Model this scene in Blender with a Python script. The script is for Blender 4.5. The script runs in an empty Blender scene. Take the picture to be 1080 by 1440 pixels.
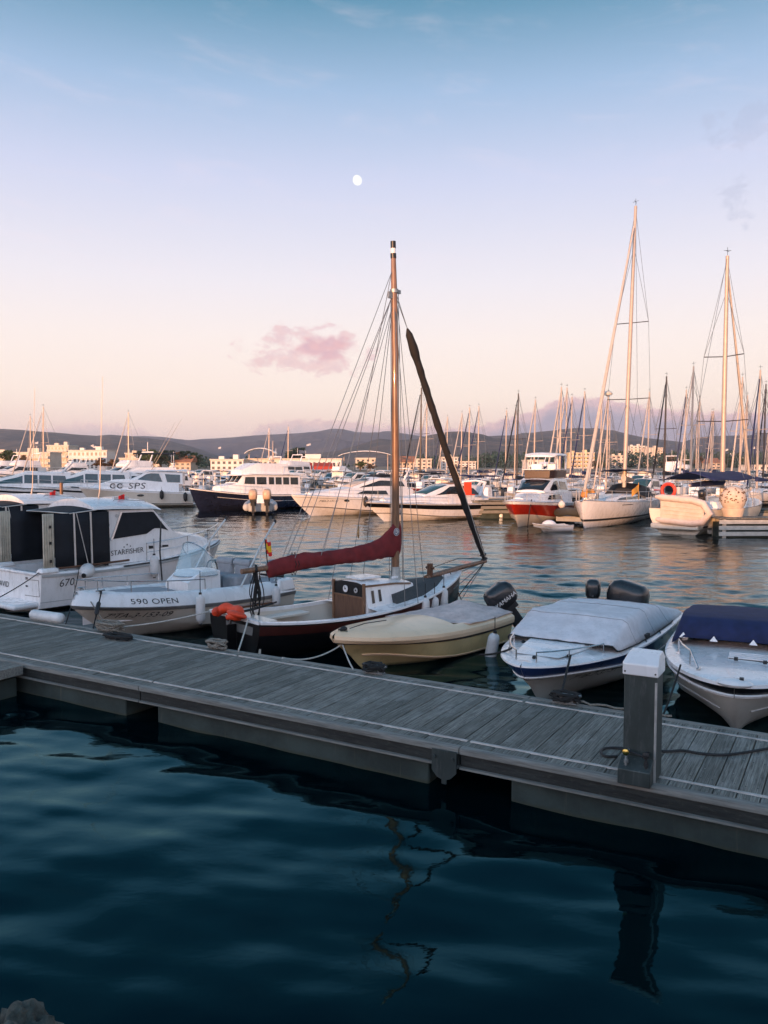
import bpy, bmesh, math, random
HAZE = .0001
from mathutils import Vector, Matrix, noise
random.seed(7)
R = math.radians
SC = bpy.context.scene
COL = SC.collection

# ------------------------------------------------------------------ camera maths
F = 1130.0; PITCH = math.atan(65 / F); EYE = 3.6
def ray(px, py):
    x = (px - 540) / F; y = -(py - 720) / F
    return Vector((x, math.cos(PITCH) + y * math.sin(PITCH), -math.sin(PITCH) + y * math.cos(PITCH)))
def atz(px, py, z):
    d = ray(px, py); return d * ((z - EYE) / d.z) + Vector((0, 0, EYE))
def aty(px, py, Y):
    d = ray(px, py); return d * (Y / d.y) + Vector((0, 0, EYE))

# ------------------------------------------------------------------ mesh builder
def lerp(a, b, t): return a + (b - a) * t
def sst(x):
    x = max(0.0, min(1.0, x)); return x * x * (3 - 2 * x)
def interp(tab, x):
    if x <= tab[0][0]: return tab[0][1:]
    for a, b in zip(tab, tab[1:]):
        if x <= b[0]:
            k = (x - a[0]) / (b[0] - a[0] or 1)
            return tuple(lerp(p, q, k) for p, q in zip(a[1:], b[1:]))
    return tab[-1][1:]

class MB:
    def __init__(s): s.v = []; s.f = []
    def add(s, vs, fs):
        o = len(s.v); s.v += [tuple(p) for p in vs]; s.f += [tuple(i + o for i in f) for f in fs]; return s
    def mark(s): return len(s.v)
    def xf(s, M, k=0):
        for i in range(k, len(s.v)): s.v[i] = tuple(M @ Vector(s.v[i]))
        return s
    def box(s, c, d, rz=0, top=(1, 1), M=None):
        x, y, z = d[0] / 2, d[1] / 2, d[2] / 2; tx, ty = top
        vs = [(-x, -y, -z), (x, -y, -z), (x, y, -z), (-x, y, -z), (-x * tx, -y * ty, z), (x * tx, -y * ty, z), (x * tx, y * ty, z), (-x * tx, y * ty, z)]
        m = Matrix.Translation(c) @ (M or Matrix.Rotation(rz, 4, 'Z'))
        return s.add([m @ Vector(p) for p in vs], [(3, 2, 1, 0), (4, 5, 6, 7), (0, 1, 5, 4), (1, 2, 6, 5), (2, 3, 7, 6), (3, 0, 4, 7)])
    def tube(s, pts, r, n=8, closed=False, caps=True):
        P = [Vector(p) for p in pts]; m = len(P)
        rs = r if isinstance(r, (list, tuple)) else [r] * m
        T = []
        for i in range(m):
            a = P[(i - 1) % m] if (closed or i) else P[0]; b = P[(i + 1) % m] if (closed or i < m - 1) else P[-1]
            t = b - a; T.append(t.normalized() if t.length > 1e-9 else Vector((0, 0, 1)))
        up = Vector((0, 0, 1)) if abs(T[0].z) < .9 else Vector((1, 0, 0))
        u = (up - T[0] * up.dot(T[0])).normalized(); vs = []
        for i in range(m):
            u = u - T[i] * u.dot(T[i]); u = u.normalized() if u.length > 1e-6 else T[i].orthogonal().normalized()
            w = T[i].cross(u)
            for k in range(n):
                a = 2 * math.pi * k / n; vs.append(P[i] + (u * math.cos(a) + w * math.sin(a)) * rs[i])
        fs = []
        for i in range(m if closed else m - 1):
            for k in range(n):
                a = i * n + k; b = i * n + (k + 1) % n; c = ((i + 1) % m) * n; fs.append((a, b, c + (k + 1) % n, c + k))
        if caps and not closed: fs += [tuple(range(n - 1, -1, -1)), tuple(range((m - 1) * n, m * n))]
        return s.add(vs, fs)
    def grid(s, rows, cu=False, cv=False):
        n = len(rows[0]); m = len(rows); vs = [p for r in rows for p in r]; fs = []
        for i in range(m if cv else m - 1):
            for k in range(n if cu else n - 1):
                fs.append((i * n + k, i * n + (k + 1) % n, ((i + 1) % m) * n + (k + 1) % n, ((i + 1) % m) * n + k))
        return s.add(vs, fs)
    def loft(s, rings, caps=True):
        s.grid(rings, cu=True); n = len(rings[0]); o = len(s.v) - n * len(rings)
        if caps: s.f += [tuple(o + k for k in range(n - 1, -1, -1)), tuple(len(s.v) - n + k for k in range(n))]
        return s
    def prism(s, poly, vec):
        n = len(poly); v = Vector(vec); p = [Vector(q) for q in poly]
        return s.add(p + [q + v for q in p], [tuple(range(n - 1, -1, -1)), tuple(range(n, 2 * n))] + [(k, (k + 1) % n, n + (k + 1) % n, n + k) for k in range(n)])
    def lathe(s, prof, c=(0, 0, 0), n=16, M=None):
        m = Matrix.Translation(c) @ (M or Matrix.Identity(4))
        return s.loft([[m @ Vector((r * math.cos(2 * math.pi * k / n), r * math.sin(2 * math.pi * k / n), z)) for k in range(n)] for r, z in prof])
    def ell(s, c, r, nu=16, nv=10, M=None):
        prof = [(max(1e-4, math.sin(math.pi * j / nv)), -math.cos(math.pi * j / nv)) for j in range(nv + 1)]
        m = Matrix.Translation(c) @ (M or Matrix.Identity(4)) @ Matrix.Diagonal((r[0], r[1], r[2], 1))
        return s.loft([[m @ Vector((q * math.cos(2 * math.pi * k / nu), q * math.sin(2 * math.pi * k / nu), z)) for k in range(nu)] for q, z in prof])
    def poly(s, pts): return s.add(pts, [tuple(range(len(pts)))])
    def build(s, name, mat, par=None, smooth=True, ang=38, bevel=0, solid=0, M=None, off=0):
        me = bpy.data.meshes.new(name); me.from_pydata(s.v, [], s.f)
        bm = bmesh.new(); bm.from_mesh(me)
        bmesh.ops.remove_doubles(bm, verts=bm.verts, dist=1e-5)
        bmesh.ops.recalc_face_normals(bm, faces=bm.faces); bm.to_mesh(me); bm.free()
        if smooth:
            for p in me.polygons: p.use_smooth = True
            me.set_sharp_from_angle(angle=R(ang))
        me.materials.append(mat)
        o = bpy.data.objects.new(name, me); COL.objects.link(o)
        if par is not None: o.parent = par
        if M is not None: o.matrix_world = M
        if solid:
            q = o.modifiers.new('solid', 'SOLIDIFY'); q.thickness = solid; q.offset = off
        if bevel:
            q = o.modifiers.new('bevel', 'BEVEL'); q.width = bevel; q.segments = 2; q.limit_method = 'ANGLE'; q.angle_limit = R(40)
        return o

def tag(o, label=None, cat=None, group=None, kind=None):
    if label: o['label'] = label
    if cat: o['category'] = cat
    if group: o['group'] = group
    if kind: o['kind'] = kind
    return o
def thing(name, label, cat, loc=(0, 0, 0), rz=0, group=None):
    o = bpy.data.objects.new(name, None); COL.objects.link(o); o.empty_display_size = .2
    o.location = loc; o.rotation_euler = (0, 0, rz)
    return tag(o, label, cat, group)
def rootM(o): return Matrix.LocRotScale(o.location, o.rotation_euler, o.scale)
KIDS = {}
def kids(o): return [c for c in o.children]
def copy_tree(o, loc, rz, label=None, cat=None, group=None, scale=None):
    def rec(a, par):
        b = a.copy(); COL.objects.link(b)
        if par is not None: b.parent = par
        for ch in kids(a): rec(ch, b)
        return b
    r = rec(o, None); r.location = loc; r.rotation_euler = (0, 0, rz)
    if scale: r.scale = scale if isinstance(scale, (tuple, list)) else (scale,) * 3
    return tag(r, label, cat, group)

def text_geo(body, size, shear=0, spacing=1.0, offset=0.0):
    c = bpy.data.curves.new('lettering', 'FONT'); c.body = body; c.size = size; c.shear = shear
    c.space_character = spacing; c.resolution_u = 3; c.offset = offset
    o = bpy.data.objects.new('lettering', c); COL.objects.link(o)
    me = o.evaluated_get(bpy.context.evaluated_depsgraph_get()).to_mesh()
    v = [tuple(q.co) for q in me.vertices]; f = [tuple(p.vertices) for p in me.polygons]
    bpy.data.objects.remove(o); bpy.data.curves.remove(c)
    return v, f

# ------------------------------------------------------------------ materials
MATS = {}
class NT:
    def __init__(s, tree): s.t = tree; s.n = tree.nodes; s.l = tree.links
    def __call__(s, typ, **kw):
        nd = s.n.new(typ)
        for k, v in kw.items():
            if k.startswith('i_'): nd.inputs[k[2:].replace('_', ' ')].default_value = v
            else: setattr(nd, k, v)
        return nd
    def link(s, a, b): s.l.new(a, b)
    def math(s, op, a, b=None, clamp=False, c=None):
        nd = s.n.new('ShaderNodeMath'); nd.operation = op; nd.use_clamp = clamp
        for i, q in enumerate((a, b, c)):
            if q is None: continue
            if isinstance(q, (int, float)): nd.inputs[i].default_value = q
            else: s.l.new(q, nd.inputs[i])
        return nd.outputs[0]
    def mix(s, f, a, b, blend='MIX'):
        nd = s.n.new('ShaderNodeMix'); nd.data_type = 'RGBA'; nd.blend_type = blend
        for i, q in ((0, f), (6, a), (7, b)):
            if isinstance(q, (int, float)): nd.inputs[i].default_value = q
            elif isinstance(q, (tuple, list)): nd.inputs[i].default_value = tuple(q)[:3] + (1,)
            else: s.l.new(q, nd.inputs[i])
        return nd.outputs[2]
    def smooth(s, x, a, b, lo=0.0, hi=1.0):
        nd = s.n.new('ShaderNodeMapRange'); nd.interpolation_type = 'SMOOTHSTEP'
        s.l.new(x, nd.inputs[0]); nd.inputs[1].default_value = a; nd.inputs[2].default_value = b; nd.inputs[3].default_value = lo; nd.inputs[4].default_value = hi
        return nd.outputs[0]
    def noise(s, vec, scale, detail=3, rough=.5, dist=0):
        nd = s.n.new('ShaderNodeTexNoise'); nd.inputs['Scale'].default_value = scale; nd.inputs['Detail'].default_value = detail
        nd.inputs['Roughness'].default_value = rough; nd.inputs['Distortion'].default_value = dist
        if vec is not None: s.l.new(vec, nd.inputs['Vector'])
        return nd.outputs[0]
    def mapped(s, vec, scale=(1, 1, 1), rot=(0, 0, 0)):
        nd = s.n.new('ShaderNodeMapping'); s.l.new(vec, nd.inputs[0]); nd.inputs['Scale'].default_value = scale; nd.inputs['Rotation'].default_value = rot
        return nd.outputs[0]

def mat(name, col, rough=.4, metal=0., var=.10, scale=3., bump=0., bscale=30., coat=0., stretch=(1, 1, 1), dirt=None, dirt_amt=0., trans=0., alpha=1., slime=0., emit=None, estr=1., ior=1.45):
    if name in MATS: return MATS[name]
    m = bpy.data.materials.new(name); m.use_nodes = True; t = NT(m.node_tree)
    b = t.n['Principled BSDF']; b.inputs['Roughness'].default_value = rough; b.inputs['Metallic'].default_value = metal
    b.inputs['Coat Weight'].default_value = coat; b.inputs['Transmission Weight'].default_value = trans; b.inputs['Alpha'].default_value = alpha
    b.inputs['IOR'].default_value = ior
    tc = t('ShaderNodeTexCoord'); vec = t.mapped(tc.outputs['Object'], stretch)
    n1 = t.noise(vec, scale, 5, .6)
    lo = tuple(c * (1 - var) for c in col); hi = tuple(min(1, c * (1 + var)) for c in col)
    c = t.mix(t.smooth(n1, .3, .7), lo, hi)
    if dirt:
        n2 = t.noise(t.mapped(tc.outputs['Object'], (stretch[0] * 1.7, stretch[1] * 1.7, stretch[2] * .6)), scale * 2.3, 6, .7)
        c = t.mix(t.math('MULTIPLY', t.smooth(n2, .5, .78), dirt_amt), c, dirt)
    if slime:
        sz = t('ShaderNodeSeparateXYZ'); t.link(tc.outputs['Object'], sz.inputs[0]); ns = t.noise(t.mapped(tc.outputs['Object'], (1, 1, .25)), 5, 5, .7)
        lim = t.math('SUBTRACT', sz.outputs[2], t.math('MULTIPLY', ns, slime * 1.4)); c = t.mix(t.math('MULTIPLY', t.smooth(lim, slime * .3, -slime * .9), .85), c, (.05, .052, .032))
        sv = t.noise(t.mapped(tc.outputs['Object'], (7, 7, .35)), 2.2, 4, .7); c = t.mix(t.smooth(sv, .6, .85, 0, .3), c, (.3, .24, .15))
        sk = t.noise(t.mapped(tc.outputs['Object'], (.6, .6, 9)), 3, 5, .75); c = t.mix(t.smooth(sk, .68, .8, 0, .25), c, (.35, .34, .33))
    t.link(c, b.inputs['Base Color'])
    t.link(t.math('ADD', t.math('MULTIPLY', t.noise(vec, scale * 4, 4), .16), rough - .08, True), b.inputs['Roughness'])
    if bump:
        bn = t('ShaderNodeBump'); bn.inputs['Strength'].default_value = 1; bn.inputs['Distance'].default_value = bump
        t.link(t.noise(vec, bscale, 4, .6), bn.inputs['Height']); t.link(bn.outputs[0], b.inputs['Normal'])
    if emit:
        b.inputs['Emission Color'].default_value = tuple(emit) + (1,); b.inputs['Emission Strength'].default_value = estr
    MATS[name] = m; return m

gel = mat('gelcoat_white', (.8, .785, .78), .28, var=.05, scale=1.2, dirt=(.42, .38, .32), dirt_amt=.35, stretch=(1, 1, .5), coat=.3, slime=.09)
gel2 = mat('gelcoat_ivory', (.66, .61, .53), .3, var=.06, scale=1.2, dirt=(.35, .3, .24), dirt_amt=.3, coat=.3, slime=.09)
gelg = mat('gelcoat_grey', (.45, .46, .46), .34, var=.06, scale=1.4, dirt=(.25, .24, .2), dirt_amt=.4)
black = mat('black_paint', (.005, .005, .006), .32, var=.3, scale=2)
rubber = mat('black_rubber', (.02, .02, .021), .6, var=.25, scale=6)
navy = mat('navy_paint', (.012, .016, .035), .2, var=.2, coat=.4)
navyc = mat('navy_canvas', (.014, .022, .075), .85, var=.22, scale=5, bump=.004, bscale=60)
darkc = mat('dark_canvas', (.006, .008, .013), .75, var=.25, scale=4, bump=.003, bscale=40)
greyc = mat('grey_canvas', (.68, .65, .66), .85, var=.1, scale=4, bump=.006, bscale=35, dirt=(.3, .28, .26), dirt_amt=.35)
tarpc = mat('dusty_tarpaulin', (.6, .49, .45), .9, var=.15, scale=4, bump=.008, bscale=25, dirt=(.2, .17, .15), dirt_amt=.5)
redc = mat('maroon_canvas', (.16, .016, .018), .85, var=.2, scale=5, bump=.006, bscale=22)
blackc = mat('black_sailcloth', (.014, .012, .012), .8, var=.3, scale=8, bump=.004, bscale=30)
wood = mat('varnished_spruce', (.19, .095, .05), .36, var=.3, scale=6, stretch=(4, 4, .5), coat=.4)
teak = mat('dark_teak', (.1, .042, .02), .5, var=.25, scale=6, stretch=(.5, 4, 4))
steel = mat('stainless_steel', (.62, .62, .62), .22, 1., var=.08)
galv = mat('galvanised_metal', (.3, .31, .31), .5, .8, var=.2, scale=12)
alu = mat('brushed_aluminium', (.6, .59, .57), .38, .7, var=.08)
mastw = mat('white_spar', (.44, .36, .3), .4, .15, var=.06)
mastd = mat('dark_spar', (.05, .042, .04), .4, .2, var=.1)
glassd = mat('dark_glass', (.012, .016, .02), .06, var=.2, coat=.2)
glassb = mat('tinted_glass', (.03, .075, .09), .05, var=.2)
ropew = mat('white_rope', (.5, .47, .42), .9, var=.2, scale=40)
ropeg = mat('weathered_rope', (.2, .18, .15), .95, var=.35, scale=40)
ropeb = mat('black_rope', (.018, .018, .018), .9, var=.3, scale=40)
wire = mat('rigging_wire', (.2, .2, .2), .4, .7, var=.1)
fendw = mat('white_fender_vinyl', (.66, .65, .64), .4, var=.08, scale=4, dirt=(.3, .28, .26), dirt_amt=.4)
orange = mat('orange_vinyl', (.68, .06, .018), .6, var=.15, scale=6, bump=.004, bscale=15)
letter = mat('black_lettering', (.015, .015, .016), .5, var=.1)
letterw = mat('white_lettering', (.7, .68, .66), .5, var=.05)
letterr = mat('red_lettering', (.6, .1, .06), .5, var=.1)
cushion = mat('grey_upholstery', (.3, .31, .33), .75, var=.1, scale=5, bump=.003)
ext = mat('mustard_gelcoat', (.68, .51, .25), .35, var=.1, scale=1.4, dirt=(.2, .15, .06), dirt_amt=.35, coat=.2, slime=.07)
crm = mat('cream_gelcoat', (.88, .62, .4), .35, var=.05, scale=1.3, dirt=(.4, .32, .2), dirt_amt=.25, coat=.2)
blues = mat('blue_stripe', (.02, .045, .14), .3, var=.15, coat=.3)
maroon = mat('maroon_paint', (.045, .009, .007), .35, var=.2, coat=.2)
greyw = mat('greyed_gelcoat', (.5, .5, .46), .32, var=.08, scale=1.4, dirt=(.25, .23, .18), dirt_amt=.4, coat=.2, slime=.08)
antif = mat('antifouling', (.02, .024, .03), .7, var=.3, scale=5)
redp = mat('red_paint', (.34, .02, .008), .3, var=.12, coat=.3)
cowl = mat('outboard_cowling', (.016, .017, .019), .3, var=.25, coat=.3)
cowlg = mat('grey_cowling', (.16, .19, .22), .4, var=.15)
cowlt = mat('tan_cowling', (.55, .38, .26), .4, var=.12)
clear = mat('clear_screen', (.6, .82, .9), .05, var=.05, alpha=.2)
railm = mat('dull_rail_metal', (.5, .49, .47), .55, .25, var=.1)
brass = mat('brass', (.6, .42, .12), .3, 1., var=.1)
nonskid = mat('grey_nonskid', (.055, .06, .062), .8, var=.15, scale=20, bump=.002, bscale=200)
flagr = mat('flag_red', (.6, .02, .02), .8, var=.1); flagy = mat('flag_yellow', (.75, .45, .02), .8, var=.1)
sailc = mat('pale_sailcloth', (.5, .43, .37), .8, var=.1, scale=5, bump=.005, bscale=20)
# ------------------------------------------------------------------ world, sun, camera
SUN_EL, SUN_AZ = 5.5, 27.0           # light travels forward and to the right
w = bpy.data.worlds.new("World"); SC.world = w; w.use_nodes = True
t = NT(w.node_tree); bg = t.n['Background']; bg.inputs['Strength'].default_value = .1
sky = t('ShaderNodeTexSky'); sky.sky_type = 'NISHITA'; sky.sun_disc = False
sky.sun_elevation = R(SUN_EL); sky.sun_rotation = R(180 + SUN_AZ); sky.air_density = 1.2; sky.dust_density = 1.0; sky.ozone_density = 2.0
tc = t('ShaderNodeTexCoord'); dirv = tc.outputs['Generated']
sp = t('ShaderNodeSeparateXYZ'); t.link(dirv, sp.inputs[0])
el = t.math('MULTIPLY', t.math('ARCSINE', sp.outputs[2]), 180 / math.pi)
az = t.math('MULTIPLY', t.math('ARCTAN2', sp.outputs[0], sp.outputs[1]), 180 / math.pi)
ramp = t('ShaderNodeValToRGB'); cr = ramp.color_ramp
t.link(t.math('DIVIDE', t.math('MAXIMUM', el, 0.0), 90.0), ramp.inputs[0])
def lin(r, g, b): return tuple(((c / 255 / 12.92) if c / 255 < .04045 else ((c / 255 + .055) / 1.055) ** 2.4) for c in (r, g, b)) + (1,)
SKY = [(0, (246, 212, 202)), (2.7, (252, 223, 210)), (4.7, (254, 234, 221)), (8.7, (248, 234, 229)), (12.5, (234, 228, 235)), (19.1, (201, 207, 232)), (24.3, (157, 184, 216)), (29.2, (92, 144, 174)), (42, (76, 128, 164)), (90, (80, 114, 152))]
while len(cr.elements) < len(SKY): cr.elements.new(.5)
for e, (a, c) in zip(cr.elements, SKY): e.position = a / 90; e.color = lin(*c)
skyc = ramp.outputs[0]
# clouds, by direction
cv = t('ShaderNodeCombineXYZ'); t.link(az, cv.inputs[0]); t.link(t.math('MULTIPLY', el, 1.5), cv.inputs[1])
nz = t.noise(cv.outputs[0], .6, 8, .62, .35); nz2 = t.noise(cv.outputs[0], 1.4, 6, .6)
def blob(a0, e0, wa, we, amt):
    d = t.math('ADD', t.math('POWER', t.math('DIVIDE', t.math('SUBTRACT', az, a0), wa), 2.0), t.math('POWER', t.math('DIVIDE', t.math('SUBTRACT', el, e0), we), 2.0))
    q = t.math('ADD', t.math('SUBTRACT', 1.0, d), t.math('MULTIPLY', t.math('SUBTRACT', nz, .5), amt))
    return t.smooth(q, .0, 1.0)
c1 = t.math('MAXIMUM', t.math('MULTIPLY', blob(-5.2, 8.0, 4.6, 2.0, 5.5), .6), blob(-4.3, 8.2, 3.1, 1.25, 2.8))
c2 = blob(23.5, 20.6, 2.6, 1.2, 7.0); c3 = blob(23.2, 16.4, 1.1, 1.5, 7.0)
# bank over the hills: height by azimuth
bank = t('ShaderNodeFloatCurve'); t.link(t.math('DIVIDE', t.math('ADD', az, 30.0), 60.0, True), bank.inputs[1])
BK = [(-30, 2.2), (-24, 2.4), (-20, 3.0), (-17, 2.6), (-13, 1.6), (-9.5, 2.4), (-8, 3.2), (-4, 3.3), (0, 3.0), (6, 2.9), (9, 3.5), (10.5, 3.9), (13, 4.8), (16, 4.5), (19, 3.9), (24, 3.6), (30, 3.4)]
cm = bank.mapping.curves[0]
cm.points[0].location = (0, BK[0][1] / 8); cm.points[-1].location = (1, BK[-1][1] / 8)
for a, h in BK[1:-1]: cm.points.new((a + 30) / 60, h / 8)
bank.mapping.update()
top = t.math('ADD', t.math('MULTIPLY', bank.outputs[0], 8.0), t.math('MULTIPLY', t.math('SUBTRACT', nz2, .5), 1.5))
bm_ = t.smooth(t.math('SUBTRACT', top, el), -.05, .35)
bmw = t.math('MULTIPLY', bm_, t.smooth(az, -14, 10, .5, .95))
bcol = t.mix(t.smooth(t.math('SUBTRACT', top, el), .0, 1.3), lin(230, 190, 194), lin(158, 152, 176))
skyc = t.mix(t.math('MULTIPLY', c1, .92), skyc, t.mix(nz2, lin(196, 160, 184), lin(244, 186, 180)))
skyc = t.mix(t.math('MULTIPLY', c2, .3), skyc, lin(170, 178, 205)); skyc = t.mix(t.math('MULTIPLY', c3, .35), skyc, lin(178, 182, 205))
skyc = t.mix(bmw, skyc, bcol)
wv = t('ShaderNodeCombineXYZ'); t.link(t.math('MULTIPLY', az, .12), wv.inputs[0]); t.link(t.math('MULTIPLY', t.math('ADD', el, t.math('MULTIPLY', az, .12)), .55), wv.inputs[1])
skyc = t.mix(t.math('MULTIPLY', t.smooth(t.noise(wv.outputs[0], 1.0, 6, .65, .4), .5, .8), .16), skyc, lin(250, 226, 232))
vm = t('ShaderNodeVectorMath'); vm.operation = 'SCALE'; t.link(skyc, vm.inputs[0]); vm.inputs['Scale'].default_value = 10.0
dg = t('ShaderNodeVectorMath'); dg.operation = 'DOT_PRODUCT'; t.link(dirv, dg.inputs[0]); dg.inputs[1].default_value = (-math.sin(R(SUN_AZ)), -math.cos(R(SUN_AZ)), 0)
glow = t.math('ADD', 1.0, t.math('MULTIPLY', t.smooth(dg.outputs['Value'], -.1, 1.0), 1.9))
t.link(t.math('MULTIPLY', glow, 10.0), vm.inputs['Scale'])
skyg = t.mix(t.math('MULTIPLY', t.smooth(dg.outputs['Value'], -.1, 1.0), .6), vm.outputs[0], (1.15, .94, .9), 'MULTIPLY')
fin = t.mix(.9, sky.outputs[0], skyg); t.link(fin, bg.inputs['Color'])

L = bpy.data.lights.new('sun', 'SUN'); L.energy = 5.0; L.angle = R(.5); L.color = (1.0, .49, .22)
so = bpy.data.objects.new('sun', L); COL.objects.link(so)
sd = Vector((math.sin(R(SUN_AZ)) * math.cos(R(SUN_EL)), math.cos(R(SUN_AZ)) * math.cos(R(SUN_EL)), -math.sin(R(SUN_EL))))
so.rotation_euler = sd.to_track_quat('-Z', 'Y').to_euler(); so.location = (-40, -60, 30)

cd = bpy.data.cameras.new('camera'); cam = bpy.data.objects.new('camera', cd); COL.objects.link(cam)
cd.sensor_fit = 'VERTICAL'; cd.sensor_height = 36; cd.lens = F / 1440 * 36; cd.clip_end = 60000; cd.clip_start = .05
cam.location = (0, 0, EYE); cam.rotation_euler = (math.pi / 2 - PITCH, 0, 0); SC.camera = cam
SC.view_settings.view_transform = 'Standard'; SC.view_settings.look = 'None'; SC.view_settings.exposure = .3; SC.view_settings.gamma = 1
SC.render.engine = 'CYCLES'; SC.cycles.use_denoising = True; SC.cycles.max_bounces = 8; SC.cycles.transparent_max_bounces = 12
SC.cycles.caustics_reflective = False; SC.cycles.caustics_refractive = False; SC.cycles.sample_clamp_indirect = 6

# ------------------------------------------------------------------ water
PU = Vector((.8637, -.504, 0)); PV = Vector((.504, .8637, 0)); PF = Vector((-5.7, 12.46, 0))
def make_water():
    m = bpy.data.materials.new('water'); m.use_nodes = True; t = NT(m.node_tree); t.n.remove(t.n['Principled BSDF'])
    df = t('ShaderNodeBsdfDiffuse'); df.inputs[0].default_value = (.0003, .003, .0046, 1); gl = t('ShaderNodeBsdfGlossy'); gl.inputs['Color'].default_value = (.85, .96, 1, 1); gl.inputs['Roughness'].default_value = .012
    fr = t('ShaderNodeFresnel'); fr.inputs[0].default_value = 1.31; t.link(t.mix(t.smooth(fr.outputs[0], .02, .5), (.22, .74, .86), (.86, .95, 1.0)), gl.inputs['Color']); mx_ = t('ShaderNodeMixShader'); t.link(fr.outputs[0], mx_.inputs[0]); t.link(df.outputs[0], mx_.inputs[1]); t.link(gl.outputs[0], mx_.inputs[2]); t.link(mx_.outputs[0], t.n['Material Output'].inputs[0])
    g = t('ShaderNodeNewGeometry').outputs['Position']; sp = t('ShaderNodeSeparateXYZ'); t.link(g, sp.inputs[0])
    dv = t.math('ADD', t.math('MULTIPLY', sp.outputs[0], PV.x), t.math('MULTIPLY', sp.outputs[1], PV.y))
    dv = t.math('SUBTRACT', dv, PF.dot(PV))
    rough = t.smooth(dv, 1.5, 16)
    rr = t.math('SQRT', t.math('ADD', t.math('POWER', sp.outputs[0], 2.0), t.math('POWER', sp.outputs[1], 2.0))); far = t.smooth(rr, 66, 74)
    h = t.math('ADD', t.math('MULTIPLY', t.noise(t.mapped(g, (.7, 1.1, 1), (0, 0, .35)), 3.5, 3, .6, .3), .0026), t.math('MULTIPLY', t.noise(t.mapped(g, (.55, 1.3, 1), (0, 0, .2)), 11.0, 4, .65, .5), .0004))
    r1 = t.noise(t.mapped(g, (.55, 1.15, 1), (0, 0, .25)), 1.5, 3, .55, .6)
    r2 = t.noise(t.mapped(g, (.7, 1.2, 1), (0, 0, -.15)), 5.0, 3, .6, .3)
    hr = t.math('ADD', t.math('MULTIPLY', t.math('MULTIPLY', r1, .16), far), t.math('MULTIPLY', r2, .01))
    h = t.math('ADD', h, t.math('MULTIPLY', hr, rough))
    bn = t('ShaderNodeBump'); bn.inputs['Strength'].default_value = 1; bn.inputs['Distance'].default_value = 1
    t.link(h, bn.inputs['Height']); [t.link(bn.outputs[0], q.inputs['Normal']) for q in (df, gl, fr)]
    mb = MB(); xs = [-900, -300, -60, 60, 300, 900]; ys = [-40, 60, 260, 420]
    mb.grid([[(x, y, -.14) for x in xs] for y in ys])
    import numpy as np
    rng = np.random.default_rng(5); rs = [3.0]
    while rs[-1] < 76: rs.append(rs[-1] + max(.05, rs[-1] ** 2 * .000105))
    rs = np.array(rs); th = np.linspace(R(-46), R(46), 1000); RR, TH = np.meshgrid(rs, th, indexing='ij'); X = RR * np.sin(TH); Y = RR * np.cos(TH) - 1.0
    dv = X * PV.x + Y * PV.y - PF.dot(PV); sm = np.clip((dv - 1.5) / 15, 0, 1); sm = sm * sm * (3 - 2 * sm); Zc = 0 * X; Zr = 0 * X
    for i in range(40):
        lam = float(np.exp(rng.uniform(np.log(.3), np.log(2.6)))); a = rng.normal(1.45, .5); k = 2 * np.pi / lam; ph = rng.uniform(0, 6.28)
        Zc += .0125 * lam / 40 ** .5 / 1.3 * np.sin(k * (X * np.cos(a) + Y * np.sin(a)) + ph + .6 * np.sin(.35 * X + i))
    for i in range(60):
        lam = float(np.exp(rng.uniform(np.log(.35), np.log(3.0)))); a = rng.normal(1.45, .7); k = 2 * np.pi / lam; ph = rng.uniform(0, 6.28)
        Zr += .0185 * lam / 60 ** .5 * np.sin(k * (X * np.cos(a) + Y * np.sin(a)) + ph + .8 * np.sin(.21 * X + .17 * Y + i))
    gust = .65 + .35 * np.sin(.11 * X + .16 * Y + 1.0) * np.sin(.07 * X - .05 * Y)
    Z = (Zc + Zr * sm * gust) * np.clip((74 - RR) / 8, 0, 1)
    nr, nt_ = X.shape; off = len(mb.v); V = np.stack([X, Y, Z], -1).reshape(-1, 3)
    me = bpy.data.meshes.new('water'); allv = np.concatenate([np.array(mb.v), V]); me.vertices.add(len(allv)); me.vertices.foreach_set('co', allv.astype(np.float32).ravel())
    ii, jj = np.meshgrid(np.arange(nr - 1), np.arange(nt_ - 1), indexing='ij'); q0 = (ii * nt_ + jj).ravel() + off
    F4 = np.concatenate([np.array([f for f in mb.f]), np.stack([q0, q0 + 1, q0 + nt_ + 1, q0 + nt_], -1)]).astype(np.int32)
    me.loops.add(F4.size); me.loops.foreach_set('vertex_index', F4.ravel()); me.polygons.add(len(F4)); me.polygons.foreach_set('loop_start', np.arange(0, F4.size, 4, dtype=np.int32)); me.polygons.foreach_set('use_smooth', np.ones(len(F4), dtype=bool))
    me.update(); me.validate(); me.materials.append(m); o = bpy.data.objects.new('water', me); COL.objects.link(o)
    return tag(o, kind='structure')
make_water()

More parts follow.
